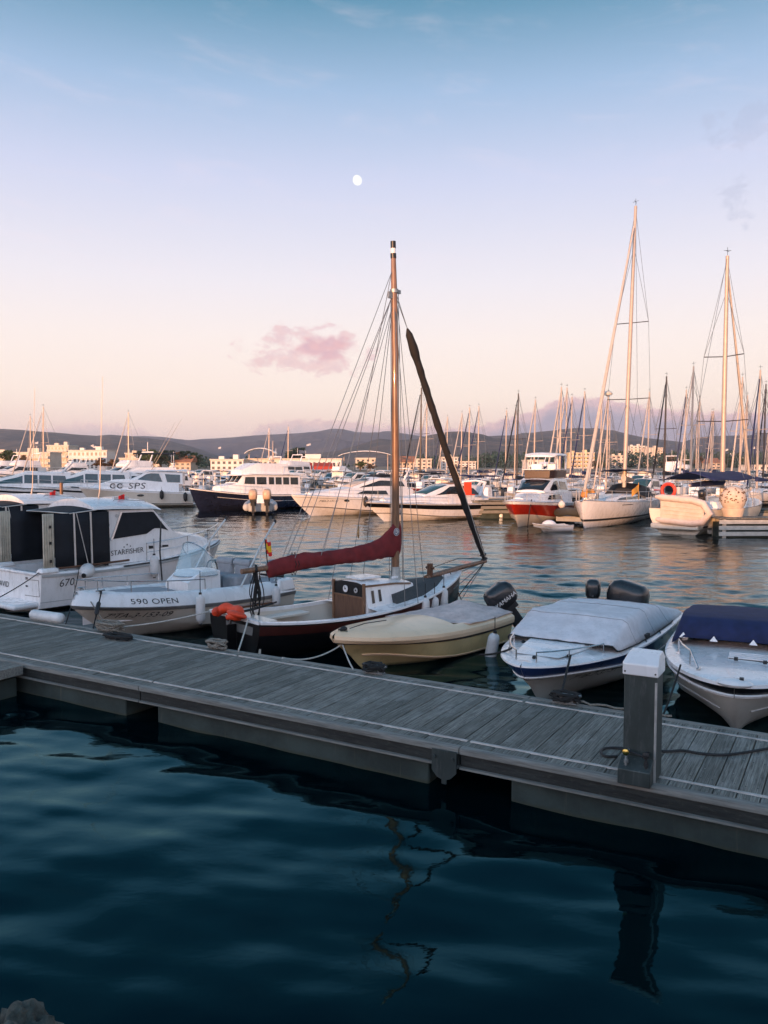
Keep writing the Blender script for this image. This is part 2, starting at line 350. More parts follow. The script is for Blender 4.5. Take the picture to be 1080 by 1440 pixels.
# ------------------------------------------------------------------ land and hills
landm = mat('coastal_ground', (.2, .16, .11), .95, var=.3, scale=.02)
def hillmat(name, c1, c2, c3):
    m = bpy.data.materials.new(name); m.use_nodes = True; t = NT(m.node_tree); b = t.n['Principled BSDF']; b.inputs['Roughness'].default_value = .95
    g = t('ShaderNodeNewGeometry').outputs['Position']
    n1 = t.noise(g, .0045, 7, .65, .5); n2 = t.noise(g, .02, 6, .75)
    c = t.mix(t.smooth(n1, .35, .65), c1, c2); c = t.mix(t.math('MULTIPLY', t.smooth(n2, .48, .66), .85), c, c3)
    t.link(c, b.inputs['Base Color']); bn = t('ShaderNodeBump'); bn.inputs['Distance'].default_value = 14; bn.inputs['Strength'].default_value = .8
    t.link(n2, bn.inputs['Height']); t.link(bn.outputs[0], b.inputs['Normal']); return m
mb = MB(); mb.grid([[(x, y, z) for x in (-6000, -2500, -800, 0, 800, 2500, 6000)] for y, z in ((258, -2), (258.4, 1.4), (700, 2.2), (1500, 3), (9000, 3))])
tag(mb.build('ground', landm, smooth=False), kind='structure')
def ridge(prof, D, foot, m, seed, rough=1.0):
    rows = []; N = 240; K = 16
    for i in range(N + 1):
        px = lerp(prof[0][0], prof[-1][0], i / N); py = interp(prof, px)[0]
        crest = aty(px, py, D); hgt = crest.z
        row = []
        for k in range(K + 1):
            u = k / K; y = lerp(foot, D, u); x = crest.x * (y / D)
            pr = u ** 1.25
            nn = noise.fractal(Vector((x * .0022 + seed, y * .0013, seed)), 1.0, 2.0, 5)
            n2 = noise.noise(Vector((x * .012 + seed, y * .01, 3.3)))
            amp = math.sin(min(1, u * 1.02) * math.pi) * .42 * rough
            z = 2 + (hgt - 2) * (pr + amp * nn) + (n2 * hgt * .014 * rough if u > .3 else 0)
            row.append((x, y, max(z, 1.2)))
        for q in (1.12, 1.4): row.append((crest.x * q, D * q, hgt * (1.6 - q) if q < 1.3 else 0))
        rows.append(row)
    mb = MB(); mb.grid(rows)
    return tag(mb.build('hills', m, ang=180), kind='structure')
hf = hillmat('forest_hazed', (.045, .058, .085), (.085, .085, .1), (.14, .115, .115))  # extra blue in these forest colours stands in for distance haze
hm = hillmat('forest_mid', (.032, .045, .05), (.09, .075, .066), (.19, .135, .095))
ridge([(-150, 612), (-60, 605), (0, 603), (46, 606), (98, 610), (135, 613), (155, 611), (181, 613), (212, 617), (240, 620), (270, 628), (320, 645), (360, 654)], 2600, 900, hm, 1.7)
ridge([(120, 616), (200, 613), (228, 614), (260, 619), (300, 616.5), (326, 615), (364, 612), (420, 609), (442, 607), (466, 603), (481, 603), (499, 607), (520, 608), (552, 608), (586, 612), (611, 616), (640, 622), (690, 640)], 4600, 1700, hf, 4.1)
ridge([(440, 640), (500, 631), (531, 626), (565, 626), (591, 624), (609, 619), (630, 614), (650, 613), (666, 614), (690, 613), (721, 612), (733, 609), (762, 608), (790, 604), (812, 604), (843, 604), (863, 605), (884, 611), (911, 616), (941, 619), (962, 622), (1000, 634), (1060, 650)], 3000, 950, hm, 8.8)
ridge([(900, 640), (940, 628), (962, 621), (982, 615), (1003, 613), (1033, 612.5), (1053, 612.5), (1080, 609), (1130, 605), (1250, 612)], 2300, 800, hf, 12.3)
# quay the picture is taken from, and the unseen blocks added behind it to shade the foreground
quaym = mat('quay_concrete', (.3, .28, .25), .9, var=.2, scale=.6, bump=.01, bscale=8)
mb = MB(); mb.box((-20, -39.2, .2), (400, 81, 3.6)); tag(mb.build('quay', quaym, smooth=False), kind='structure')
# ------------------------------------------------------------------ hull and superstructure generators
class Hull:
    def __init__(s, L, B, zs, stern=.9, tm=.42, p=2.2, q=.75, cr=(.88, .5), zc=(.12, .35), zk=(-.25, -.05), rake=.7, flare=1.25, kind='chine', re=1.3):
        s.L, s.B, s.zs, s.stern, s.tm, s.p, s.q, s.cr, s.zc, s.zk, s.rake, s.flare, s.kind, s.re = L, B, zs, stern, tm, p, q, cr, zc, zk, rake, flare, kind, re
    def b(s, t):
        t = min(max(t, 0), 1)
        if t < s.tm:
            u = 1 - t / s.tm; return s.B / 2 * (1 - (1 - s.stern) * u * u)
        u = (t - s.tm) / (1 - s.tm); return s.B / 2 * max(0, 1 - u ** s.p) ** s.q
    def zsh(s, t):
        a, m, c = s.zs; return a * (1 - t) * (1 - 2 * t) + m * 4 * t * (1 - t) + c * t * (2 * t - 1)
    def pt(s, t, f, side, d=0):
        if d:
            e = .004; p = s.pt(t, f, side)
            a = s.pt(min(t + e, 1), f, side) - s.pt(max(t - e, 0), f, side); b = s.pt(t, min(f + e, 1), side) - s.pt(t, max(f - e, 0), side)
            n = a.cross(b) * (-side); n = n.normalized() if n.length > 1e-9 else Vector((1, 0, 0))
            if n.y * side < 0: n = -n
            return p + n * d
        b = s.b(t); z1 = s.zsh(t); wb = sst((t - .45) / .55)
        zk = lerp(s.zk[0], s.zk[1], wb * wb)
        if s.kind == 'round':
            a = f * math.pi / 2; y = b * math.sin(a) ** .75; z = zk + (z1 - zk) * (1 - math.cos(a)) ** .8
            if t > .6: y *= lerp(1, f ** .35, sst((t - .6) / .4))
        else:
            bc = b * lerp(s.cr[0], s.cr[1], wb); zc = lerp(s.zc[0], s.zc[1], sst((t - .3) / .7))
            if f < .4: k = f / .4; y = bc * k; z = lerp(zk, zc, k)
            else:
                k = (f - .4) / .6; y = lerp(bc, b, k ** lerp(1 / s.flare, s.flare, wb)); z = lerp(zc, z1, k)
        x = t * s.L - s.rake * (1 - f) ** s.re * sst((t - .5) / .5)
        return Vector((x, y * side, z))
    def ts(s, a, b, n):
        k0 = 1 - (1 - a) ** .6; k1 = 1 - (1 - b) ** .6
        return [1 - (1 - lerp(k0, k1, i / n)) ** (1 / .6) for i in range(n + 1)]
    def fs(s, n): return [i / n for i in range(n + 1)] if s.kind == 'round' else [0, .2, .4] + [.4 + .6 * i / (n - 2) for i in range(1, n - 1)]
    def mesh(s, mb, n=26, m=8, f0=0, f1=1, d=0, transom=True, t0=0, t1=1):
        ff = [f for f in s.fs(m) if f0 < f < f1]; ff = [f0] + ff + [f1]
        for side in (1, -1): mb.grid([[s.pt(t, f, side, d) for f in ff] for t in s.ts(t0, t1, n)])
        if transom: mb.poly([s.pt(0, f, 1, d) for f in ff] + [s.pt(0, f, -1, d) for f in reversed(ff[1:] if f0 == 0 else ff)])
        return mb
    def strip(s, mb, f0, f1, d, t0=0, t1=1, n=26, th=None):
        for side in (1, -1):
            T = s.ts(t0, t1, n); mb.grid([[s.pt(t, f0, side, 0), s.pt(t, f0, side, d), s.pt(t, (f0 + f1) / 2, side, d), s.pt(t, f1, side, d), s.pt(t, f1, side, 0)] for t in T])
        return mb
    def sheer(s, t0, t1, side, inset=0, dz=0, n=20):
        return [Vector((t * s.L, max(0, s.b(t) - inset) * side, s.zsh(t) + dz)) for t in s.ts(t0, t1, n)]
    def around(s, t0, inset=0, dz=0, n=20, t1=1):
        a = s.sheer(t0, t1, 1, inset, dz, n); b = s.sheer(t0, t1, -1, inset, dz, n); return a + b[::-1][1 if s.b(t1) - inset <= 0 else 0:]
    def deck(s, mb, t0, t1, inset=0, dz=0, camber=.04, n=14, m=8):
        rows = []
        for t in s.ts(t0, t1, n):
            w_ = max(0, s.b(t) - inset); rows.append([Vector((t * s.L, w_ * lerp(-1, 1, k / m), s.zsh(t) + dz + camber * (1 - lerp(-1, 1, k / m) ** 2) * min(1, w_ * 1.5))) for k in range(m + 1)])
        return mb.grid(rows)
    def mould(s, mb, t0, t1, prof, n=26):
        for side in (1, -1):
            rows = []
            for t in s.ts(t0, t1, n):
                b = s.b(t); zz = s.zsh(t)
                rows.append([Vector((t * s.L - (ins * .6 * sst((t - .8) / .2)), max(0, b - ins) * side, (z if ab else zz + z))) for ins, z, ab in prof])
            mb.grid(rows)
        return mb
    def at(s, x, z, side, d):
        t = x / s.L; f = .8
        for _ in range(6):
            lo, hi = 0., 1.
            for _ in range(22):
                f = (lo + hi) / 2
                if s.pt(t, f, side).z < z: lo = f
                else: hi = f
            t = min(1, max(0, t + (x - s.pt(t, f, side).x) / s.L))
        return s.pt(t, f, side, d)
    def text(s, body, x, z, size, side, mat_, root, d=.006, shear=0, spacing=1., zd=0, name='lettering'):
        v, f = text_geo(body, size, shear, spacing); sg = -1 if side > 0 else 1
        mb = MB(); mb.add([s.at(x + sg * p[0], z + p[1] + zd * p[0], side, d) for p in v], f)
        return mb.build(name, mat_, root, smooth=False)

class Cab:
    """superstructure lofted along x from stations (x, zb, wb, zt, wt)"""
    def __init__(s, st, crown=.05, r=.25): s.st = st; s.crown = crown; s.r = r
    def side(s, x, f, sd, d=0):
        zb, wb, zt, wt = interp(s.st, x); p = Vector((x, lerp(wb, wt, f) * sd, lerp(zb, zt, f)))
        if d:
            dz = zt - zb; dy = wb - wt; n = Vector((0, dz * sd, dy)).normalized() if dz > 1e-5 else Vector((0, sd, 0)); p += n * d
        return p
    def top(s, x, w_, d=0):
        zb, wb, zt, wt = interp(s.st, x)
        p = Vector((x, w_ * wt, zt + s.crown * (1 - w_ * w_)))
        if d:
            a = interp(s.st, x - .02)[2]; b = interp(s.st, x + .02)[2]; n = Vector((a - b, 0, .04)).normalized(); p += n * d
        return p
    def mesh(s, mb, n=4, caps=True):
        xs = []
        for a, b in zip(s.st, s.st[1:]): xs += [lerp(a[0], b[0], i / n) for i in range(n)]
        xs.append(s.st[-1][0]); rows = []
        for x in xs:
            zb, wb, zt, wt = interp(s.st, x); row = []
            row += [s.side(x, f, 1) for f in (0, .5, 1)]
            row += [s.top(x, w_) for w_ in (.92, .6, .3, 0, -.3, -.6, -.92)]
            row += [s.side(x, f, -1) for f in (1, .5, 0)]
            rows.append(row)
        mb.grid(rows)
        if caps: mb.poly(rows[0]); mb.poly(rows[-1])
        return mb
    def win(s, poly, sd, root, mat_=None, d=.012, name='window', hull=None):
        mb = MB(); x0 = min(p[0] for p in poly); x1 = max(p[0] for p in poly); rows = []
        xs = sorted(set([lerp(x0 + .001, x1 - .001, i / 16) for i in range(17)] + [min(max(p[0], x0 + .001), x1 - .001) for p in poly]))
        for x in xs:
            hit = []
            for (ax, af), (bx, bf) in zip(poly, poly[1:] + poly[:1]):
                if min(ax, bx) <= x <= max(ax, bx) and abs(ax - bx) > 1e-9: hit.append(lerp(af, bf, (x - ax) / (bx - ax)))
            if len(hit) > 1: rows.append([s.side(x, lerp(min(hit), max(hit), k / 3), sd, d) for k in range(4)])
        mb.grid(rows)
        return mb.build(name, mat_ or glassd, root, smooth=False, solid=.012)
    def screen(s, xa, xb, wa, wb_, root, mat_=None, d=.012, n=6, name='windscreen'):
        mb = MB(); mb.grid([[s.top(lerp(xa, xb, i / 4), lerp(lerp(-wa, -wb_, i / 4), lerp(wa, wb_, i / 4), k / n), d) for k in range(n + 1)] for i in range(5)])
        return mb.build(name, mat_ or glassd, root, solid=.012)

def rail(mb, base, h, r=.012, every=3, lean=0, n=6, mid=False):
    top = [Vector(p) + Vector((0, 0, h)) for p in base]
    mb.tube(top, r, n)
    if mid: mb.tube([Vector(p) + Vector((0, 0, h * .5)) for p in base], r * .6, n)
    for i in range(0, len(base), every): mb.tube([base[i], top[i]], r * .85, n)
    if (len(base) - 1) % every: mb.tube([base[-1], top[-1]], r * .85, n)
    return mb
def catenary(a, b, sag, n=14):
    a, b = Vector(a), Vector(b); return [a.lerp(b, i / n) - Vector((0, 0, sag * 4 * (i / n) * (1 - i / n))) for i in range(n + 1)]
def rope(a, b, sag, r, m, label, name='mooring_rope', cat='rope', group='mooring ropes'):
    mb = MB(); mb.tube(catenary(a, b, sag), r, 6); return tag(mb.build(name, m), label, cat, group)
def fender(p, r, ln, label, tilt=(0, 0), lan=.4, m=None, group='fenders'):
    p = Vector(p); T = Matrix.Rotation(tilt[1], 4, 'Z') @ Matrix.Rotation(tilt[0], 4, 'Y')
    th = thing('fender', label, 'fender', p, 0, group); h = ln / 2
    prof = [(.001, -h), (r * .35, -h), (r * .4, -h + r * .2), (r * .8, -h + r * .45), (r, -h + r), (r * 1.02, 0), (r, h - r), (r * .8, h - r * .45), (r * .4, h - r * .2), (r * .35, h), (.001, h)]
    b = MB(); b.lathe(prof, M=T); b.build('fender_body', m or fendw, th)
    for q in (-1, 1): e = MB(); e.lathe([(.001, q * h - .03), (r * .3, q * h - .03), (r * .34, q * h), (r * .3, q * h + .04), (.001, q * h + .04)], M=T, n=10); e.build('end_eye', rubber, th)
    if lan:
        k = MB(); a = T @ Vector((0, 0, h)); k.tube([a, a + Vector((0, 0, lan))], .008, 6); k.build('lanyard', ropeb, th)
    return th
def outboard(root, loc, s=1., tilt=0., yaw=0., cm=None, word=None, wm=None, side=1):
    """local: faces aft (-x). one mesh for leg and bracket, sub-parts cowling and lettering"""
    M = Matrix.Translation(loc) @ Matrix.Rotation(yaw, 4, 'Z') @ Matrix.Rotation(tilt, 4, 'Y') @ Matrix.Scale(s, 4)
    g = MB()
    g.box((.06, 0, -.12), (.1, .22, .3)); g.box((-.14, 0, -.3), (.2, .12, .5)); g.box((-.16, 0, -.62), (.26, .06, .3), top=(.7, 1)); g.box((-.16, 0, -.52), (.34, .16, .02))
    g.ell((-.18, 0, -.78), (.2, .05, .05)); g.tube([(.05, 0, .05), (.42, .02, .12)], .028, 8); g.box((-.13, 0, -.02), (.34, .26, .1))
    for k in range(3):
        a = k * 2.094; g.box((-.4, .07 * math.cos(a), -.78 + .07 * math.sin(a)), (.02, .09, .05), M=Matrix.Rotation(a, 4, 'X'))
    g.xf(M); leg = g.build('outboard_motor', rubber, root, bevel=.01)
    c = MB(); rings = []
    for z, x0, x1, w_ in ((.03, -.36, .1, .15), (.07, -.40, .13, .17), (.2, -.43, .14, .18), (.32, -.42, .13, .175), (.4, -.37, .1, .15), (.44, -.28, .04, .1)):
        ring = []
        for k in range(20):
            a = 2 * math.pi * k / 20; ca, sa = math.cos(a), math.sin(a)
            ring.append(((x0 + x1) / 2 + (x1 - x0) / 2 * abs(ca) ** .6 * (1 if ca > 0 else -1), w_ * abs(sa) ** .6 * (1 if sa > 0 else -1), z))
        rings.append(ring)
    c.loft(rings).xf(M); c.build('cowling', cm or cowl, leg, ang=50)
    if word:
        v, f = text_geo(word, .11, .2); wd = max(p[0] for p in v)
        for sd in (side,):
            k = MB(); sg = -1 if sd > 0 else 1
            k.add([(-.14 + sg * (p[0] - wd / 2), .186 * sd, .14 + p[1]) for p in v], f).xf(M); k.build('lettering', wm or letterw, leg, smooth=False)
    b = MB(); b.tube([(-.43, -.1, .1), (-.44, 0, .1), (-.43, .1, .1)], .01, 6).xf(M)
    return leg
def place(stern, bow):
    a, b = Vector(stern), Vector(bow); d = b - a; return Vector((a.x, a.y, 0)), math.atan2(d.y, d.x), math.hypot(d.x, d.y)
# ------------------------------------------------------------------ floating pontoon
PA = math.atan2(PU.y, PU.x); ZD = .5
def ploc(px, py, z=ZD):
    d = atz(px, py, z) - PF; return Vector((d.dot(PU), d.dot(PV), z))
def pworld(x, y, z=0): return PF + PU * x + PV * y + Vector((0, 0, z))
def WB(x): return 2.49 - (x + 4.19) * .0165
def plankmat():
    m = bpy.data.materials.new('weathered_planks'); m.use_nodes = True; t = NT(m.node_tree); b = t.n['Principled BSDF']
    o = t('ShaderNodeTexCoord').outputs['Object']; sp = t('ShaderNodeSeparateXYZ'); t.link(o, sp.inputs[0])
    idx = t.math('FLOOR', t.math('DIVIDE', t.math('ADD', sp.outputs[0], 20.0), PITCHW)); wn = t('ShaderNodeTexWhiteNoise'); wn.noise_dimensions = '1D'; t.link(idx, wn.inputs['W'])
    cb = t('ShaderNodeCombineXYZ'); t.link(sp.outputs[0], cb.inputs[0]); t.link(sp.outputs[1], cb.inputs[1]); t.link(wn.outputs[0], cb.inputs[2])
    gr = t.noise(t.mapped(cb.outputs[0], (60, 2.2, 40)), 1, 5, .7, .4); bl = t.noise(t.mapped(cb.outputs[0], (2, 1.2, 30)), 1.5, 5, .65)
    c = t.mix(t.smooth(gr, .3, .7), (.07, .066, .055), (.32, .3, .255))
    c = t.mix(t.math('MULTIPLY', wn.outputs[0], .65), c, (.055, .06, .05)); c = t.mix(t.smooth(bl, .5, .75, 0, .55), c, (.34, .33, .3))
    fu = t.math('FRACT', t.math('DIVIDE', t.math('ADD', sp.outputs[0], 20.0), PITCHW)); du = t.math('ABSOLUTE', t.math('SUBTRACT', t.math('ABSOLUTE', t.math('SUBTRACT', fu, .5)), .26))
    yy = t.math('ABSOLUTE', t.math('SUBTRACT', t.math('ABSOLUTE', t.math('SUBTRACT', sp.outputs[1], 1.18)), .72)); yy = t.math('MINIMUM', yy, t.math('ABSOLUTE', t.math('SUBTRACT', sp.outputs[1], 1.18)))
    c = t.mix(t.math('MULTIPLY', t.math('LESS_THAN', du, .035), t.math('LESS_THAN', yy, .008)), c, (.02, .02, .02))
    st = t.noise(t.mapped(o, (1, 1, 1)), 26, 3, .5); c = t.mix(t.smooth(st, .68, .74, 0, .7), c, (.5, .48, .44))
    gv = t.math('ABSOLUTE', t.math('SUBTRACT', t.math('FRACT', t.math('MULTIPLY', sp.outputs[0], 1 / .034)), .5))
    c = t.mix(t.smooth(gv, .38, .5, 0, .25), c, (.05, .05, .047))
    t.link(c, b.inputs['Base Color']); b.inputs['Roughness'].default_value = .85
    bn = t('ShaderNodeBump'); bn.inputs['Distance'].default_value = .004; t.link(t.math('SUBTRACT', gr, t.smooth(gv, .36, .5)), bn.inputs['Height']); t.link(bn.outputs[0], b.inputs['Normal'])
    return m
PITCHW = .205
deckm = plankmat()
edgem = mat('weathered_edge_timber', (.2, .195, .175), .85, var=.3, scale=5, stretch=(.5, 8, 8), bump=.004, bscale=14, dirt=(.1, .1, .09), dirt_amt=.6)
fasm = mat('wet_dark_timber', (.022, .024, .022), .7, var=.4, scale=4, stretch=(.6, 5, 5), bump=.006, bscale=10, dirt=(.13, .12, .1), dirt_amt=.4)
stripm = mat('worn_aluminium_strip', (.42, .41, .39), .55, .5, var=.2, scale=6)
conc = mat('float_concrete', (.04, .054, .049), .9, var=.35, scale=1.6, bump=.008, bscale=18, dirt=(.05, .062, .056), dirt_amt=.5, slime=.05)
gpl = mat('weathered_post_metal', (.05, .061, .058), .5, .35, var=.18, scale=4, stretch=(1.5, 1.5, .6), dirt=(.17, .175, .17), dirt_amt=.45)
pt_ = thing('floating_pontoon', 'grey plank walkway pontoon on concrete floats crossing the whole foreground', 'pontoon', PF, PA)
X0, X1 = -9.0, 15.0
mb = MB(); n = int((X1 - X0) / PITCHW)
for i in range(n):
    xa = math.floor(X0 / PITCHW) * PITCHW + i * PITCHW - 20 % PITCHW + PITCHW; wv = WB(xa); dz = random.uniform(-.003, .003)
    mb.box((xa + PITCHW / 2, wv / 2, ZD - .017 + dz), (PITCHW - .009, wv - .19, .035))
mb.build('deck_planks', deckm, pt_, smooth=False, bevel=.004)
j1 = ploc(190, 967).x; j2 = ploc(640, 1057).x
for a, b_ in ((X0, j1), (j1, j2), (j2, X1)):
    for yy, sg in ((.045, 1), (None, -1)):
        mb = MB(); ya = .045 if sg > 0 else WB(a) - .045; yb = .045 if sg > 0 else WB(b_) - .045
        rings = []
        for x, y in ((a + .006, ya), (b_ - .006, yb)):
            rings.append([(x, y - .05, ZD - .06), (x, y - .055, ZD - .01), (x, y - .045, ZD + .008), (x, y + .03, ZD + .012), (x, y + .042, ZD + .004), (x, y + .042, ZD - .06)])
        mb.loft(rings); mb.build('edge_beam', edgem, pt_, ang=60)
        mb = MB(); rings = []
        for x, y in ((a + .01, ya + .01 * sg), (b_ - .01, yb + .01 * sg)):
            rings.append([(x, y - .03, ZD - .06), (x, y + .03, ZD - .06), (x, y + .03, .30), (x, y - .03, .30)])
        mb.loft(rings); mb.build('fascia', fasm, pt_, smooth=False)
        mb = MB(); rings = []
        for x, y in ((a + .01, ya), (b_ - .01, yb)):
            rings.append([(x, y - .06, .298), (x, y + .05, .298), (x, y + .05, .275), (x, y - .06, .275)])
        mb.loft(rings); mb.build('lower_lip', edgem, pt_, smooth=False)
        mb = MB(); rings = []
        for x, y in ((a + .02, .27 if sg > 0 else WB(a) - .27), (b_ - .02, .27 if sg > 0 else WB(b_) - .27)):
            rings.append([(x, y - .02, ZD - .004), (x, y - .016, ZD + .012), (x, y + .016, ZD + .012), (x, y + .02, ZD - .004)])
        mb.loft(rings); mb.build('metal_strip', stripm, pt_, smooth=False)
fx = [(X0, ploc(155, 1012, .02).x), (ploc(247, 1005, .02).x, ploc(584, 1113, .02).x), (ploc(700, 1142, .02).x, X1)]
for a, b_ in fx:
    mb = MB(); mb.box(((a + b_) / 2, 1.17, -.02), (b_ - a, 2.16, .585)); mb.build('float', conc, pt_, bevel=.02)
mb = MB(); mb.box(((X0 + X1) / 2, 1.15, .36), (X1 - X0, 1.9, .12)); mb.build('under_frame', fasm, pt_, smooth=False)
bx_ = ploc(622, 1053).x
mb = MB(); q = [(-.15, .02), (.15, .02), (.15, -.22), (.08, -.29), (.03, -.31), (.03, -.36), (-.03, -.36), (-.03, -.31), (-.09, -.29), (-.15, -.22)]
mb.prism([(bx_ + x, -.055, ZD - .05 + z) for x, z in q], (0, .018, 0))
for x in (-.11, .11):
    mb.tube([(bx_ + x, -.08, ZD - .11), (bx_ + x, -.03, ZD - .11)], .018, 8)
mb.build('hinge_bracket', gpl, pt_, bevel=.003)
# side landing joined on at the left
lp = thing('landing_step', 'short timber edged landing joined to the pontoon at the left edge', 'landing', pworld(ploc(30, 936).x - .02, -.02), PA)
mb = MB()
for k in range(5): mb.box((-.12 - k * .21, -.3, .485), (.2, .52, .03))
mb.build('landing_planks', deckm, lp, smooth=False)
mb = MB(); mb.box((-.65, -.6, .42), (1.3, .06, .17)); mb.box((.0, -.3, .43), (.06, .53, .15)); mb.build('landing_frame', edgem, lp, bevel=.008)
mb = MB(); mb.box((-.75, -.31, .05), (1.3, .5, .5)); mb.build('landing_float', conc, lp, bevel=.02)

# ------------------------------------------------------------------ service pedestal
cn = atz(921, 1103, ZD); pc = cn - PU * .157 + PV * .15
pd = thing('service_pedestal', 'square grey metal service post with white sloped cap standing on pontoon edge', 'service post', pc, PA)
mb = MB(); mb.box((0, 0, .535), (.314, .30, 1.07)); mb.build('post_body', gpl, pd, bevel=.012)
mb = MB(); mb.box((.15, -.145, .5), (.02, .018, 1.0)); mb.build('corner_trim', stripm, pd)
mb = MB(); hw, hd = .172, .166
lo = [(-hw, -hd, 1.05), (hw, -hd, 1.05), (hw, hd, 1.05), (-hw, hd, 1.05)]; mi = [(-hw, -hd, 1.165), (hw, -hd, 1.165), (hw, hd, 1.2), (-hw, hd, 1.2)]; tp = [(-hw + .03, -.02, 1.25), (hw - .02, -.02, 1.25), (hw - .02, hd - .02, 1.26), (-hw + .03, hd - .02, 1.26)]
mb.loft([lo, mi, tp]); cp = mb.build('cap', gel, pd, smooth=False, bevel=.012)
for x in (-.145, .145): MB().tube([(x, -hd - .004, 1.085), (x, -hd + .01, 1.085)], .009, 8).build('screw', rubber, cp)
mb = MB(); d0 = -.15
mb.prism([(-.17, d0, 0), (-.17, d0 - .15, 0), (-.17, d0 - .15, .15), (-.17, d0, .245)], (.31, 0, 0)); tb = mb.build('tap_box', gpl, pd, bevel=.008)
for x, brassy in ((-.1, 1), (.09, 0)):
    mb = MB(); mb.tube([(x, -.25, .17), (x, -.25, .26), (x, -.2, .3), (x, -.15, .3)], .014, 8); mb.tube([(x, -.25, .2), (x, -.25, .235)], .022, 8); tp_ = mb.build('tap', rubber if not brassy else galv, tb)
    mb = MB(); mb.lathe([(.001, -.012), (.03, -.01), (.032, .01), (.012, .02), (.001, .02)], (x, -.265, .31), 14, Matrix.Rotation(R(90), 4, 'X')); mb.build('tap_knob', brass if brassy else rubber, tp_)
mb = MB(); mb.tube([(-.22, -.2, .315), (-.1, -.24, .32), (.02, -.22, .29), (.09, -.25, .27)], .011, 6); mb.build('tap_pipe', rubber, tb)
hp = [ploc(*q) for q in ((868, 1066), (852, 1066), (845, 1060), (850, 1055), (866, 1054), (900, 1056), (935, 1059), (960, 1058), (985, 1062), (1015, 1064), (1045, 1061), (1085, 1054), (1130, 1045))]
mb = MB(); P = [pworld(q.x, q.y, ZD + .02) for q in hp]
sm = []
for i in range(len(P) - 1):
    p0, p1, p2, p3 = P[max(i - 1, 0)], P[i], P[i + 1], P[min(i + 2, len(P) - 1)]
    for k in range(5):
        u = k / 5; sm.append(.5 * ((2 * p1) + (p2 - p0) * u + (2 * p0 - 5 * p1 + 4 * p2 - p3) * u * u + (3 * p1 - p0 - 3 * p2 + p3) * u ** 3))
sm = [p for p in sm]
mb.tube(sm, .014, 7); tag(mb.build('water_hose', rubber), 'thin black hose snaking over the planks behind the service post', 'hose')

# ------------------------------------------------------------------ cleats, tangled ropes
def coil(c, rx, ry, turns, r, m, label, seed, h=.06, group='rope tangles on the cleats'):
    rnd = random.Random(seed); mb = MB(); pts = []
    ph = rnd.uniform(0, 6)
    for i in range(int(turns * 14)):
        a = ph + 2 * math.pi * i / 14; k = rnd.uniform(.55, 1.1)
        pts.append(Vector(c) + PU * (math.cos(a) * rx * k) + PV * (math.sin(a) * ry * k) + Vector((0, 0, abs(math.sin(a * .73 + ph)) * h + r)))
    q = []
    for i in range(len(pts) - 2):
        q += [(pts[i] + pts[i + 1]) / 2 * .5 + pts[i + 1] * .25 + (pts[i] * .25), (pts[i + 1])]
    mb.tube(q, r, 6); return tag(mb.build('rope_tangle', m), label, 'rope', group)
CL = [(148, 890, ropeg, 'beige rope tangled round the cleat in front of the two left boats'), (310, 911, ropeg, 'pale rope knotted on the cleat behind the black sailboat'), (535, 944, ropeb, 'dark rope wound on the cleat below the yellow bow'), (803, 984, ropeb, 'dark rope wound on the cleat below the blue striped bow')]
LBL = ['galvanised cleat at the pontoon edge near the white fender roll', 'galvanised cleat at the pontoon edge by the black stern', 'galvanised cleat at the pontoon edge below the yellow bow', 'galvanised cleat at the pontoon edge below the white and blue bow']
cle = None
for i, (px, py, m_, lb) in enumerate(CL):
    q = ploc(px, py); c = pworld(q.x, WB(q.x) - .06, ZD + .012)
    if cle is None:
        cle = thing('cleat', LBL[0], 'cleat', c, PA, 'mooring cleats')
        mb = MB(); mb.box((0, 0, .008), (.3, .1, .016)); mb.build('base_plate', galv, cle, bevel=.004)
        for x in (-.07, .07):
            mb = MB(); mb.box((x, 0, .05), (.05, .05, .08), top=(.8, .7)); mb.build('stem', galv, cle, bevel=.006)
        mb = MB(); mb.tube([(-.2, 0, .115), (-.12, 0, .1), (0, 0, .095), (.12, 0, .1), (.2, 0, .115)], [.016, .026, .03, .026, .016], 10); mb.build('horn_bar', galv, cle)
    else: copy_tree(cle, c, PA, LBL[i])
    coil(c + Vector((0, 0, .012)), .2 if i else .34, .11 if i else .15, 6 + (i == 0) * 6, .019, m_, lb, 30 + i, .1 if i else .14)
q = ploc(166, 899); coil(pworld(q.x, q.y, ZD + .006), .32, .13, 10, .02, ropeb, 'heap of black rope lying on the planks beside the beige tangle', 51, .05)
q = ploc(335, 905); coil(pworld(q.x, WB(q.x) - .1, ZD + .006), .2, .05, 3, .012, ropeg, 'loose pale rope end trailing along the edge behind black sailboat', 57, .03)
q = ploc(800, 978)
mb = MB(); mb.tube([pworld(q.x + .1 + k * .1, WB(q.x) - .03 - .02 * (k % 2), ZD + .03 + .012 * (k % 3)) for k in range(14)], .014, 6); tag(mb.build('loose_rope', ropeg), 'pale rope lying along the pontoon edge behind the service post', 'rope')
# white edge fender
q = ploc(70, 873); er = thing('edge_fender', 'long white ribbed fender roll lying on the pontoon edge at the left', 'fender', pworld(q.x, WB(q.x) - .02, ZD + .1), PA)
mb = MB(); prof = []
for k in range(57):
    x = -.48 + .96 * k / 56; e = min(1, (.48 - abs(x)) / .09); prof.append((x, .105 * math.sqrt(max(.001, 1 - (1 - e) ** 2)) * (1 - .07 * (abs(math.sin(x * 16)) < .22))))
mb.loft([[(x, r * math.cos(2 * math.pi * k / 16), r * math.sin(2 * math.pi * k / 16)) for k in range(16)] for x, r in prof]); mb.build('fender_roll', fendw, er)
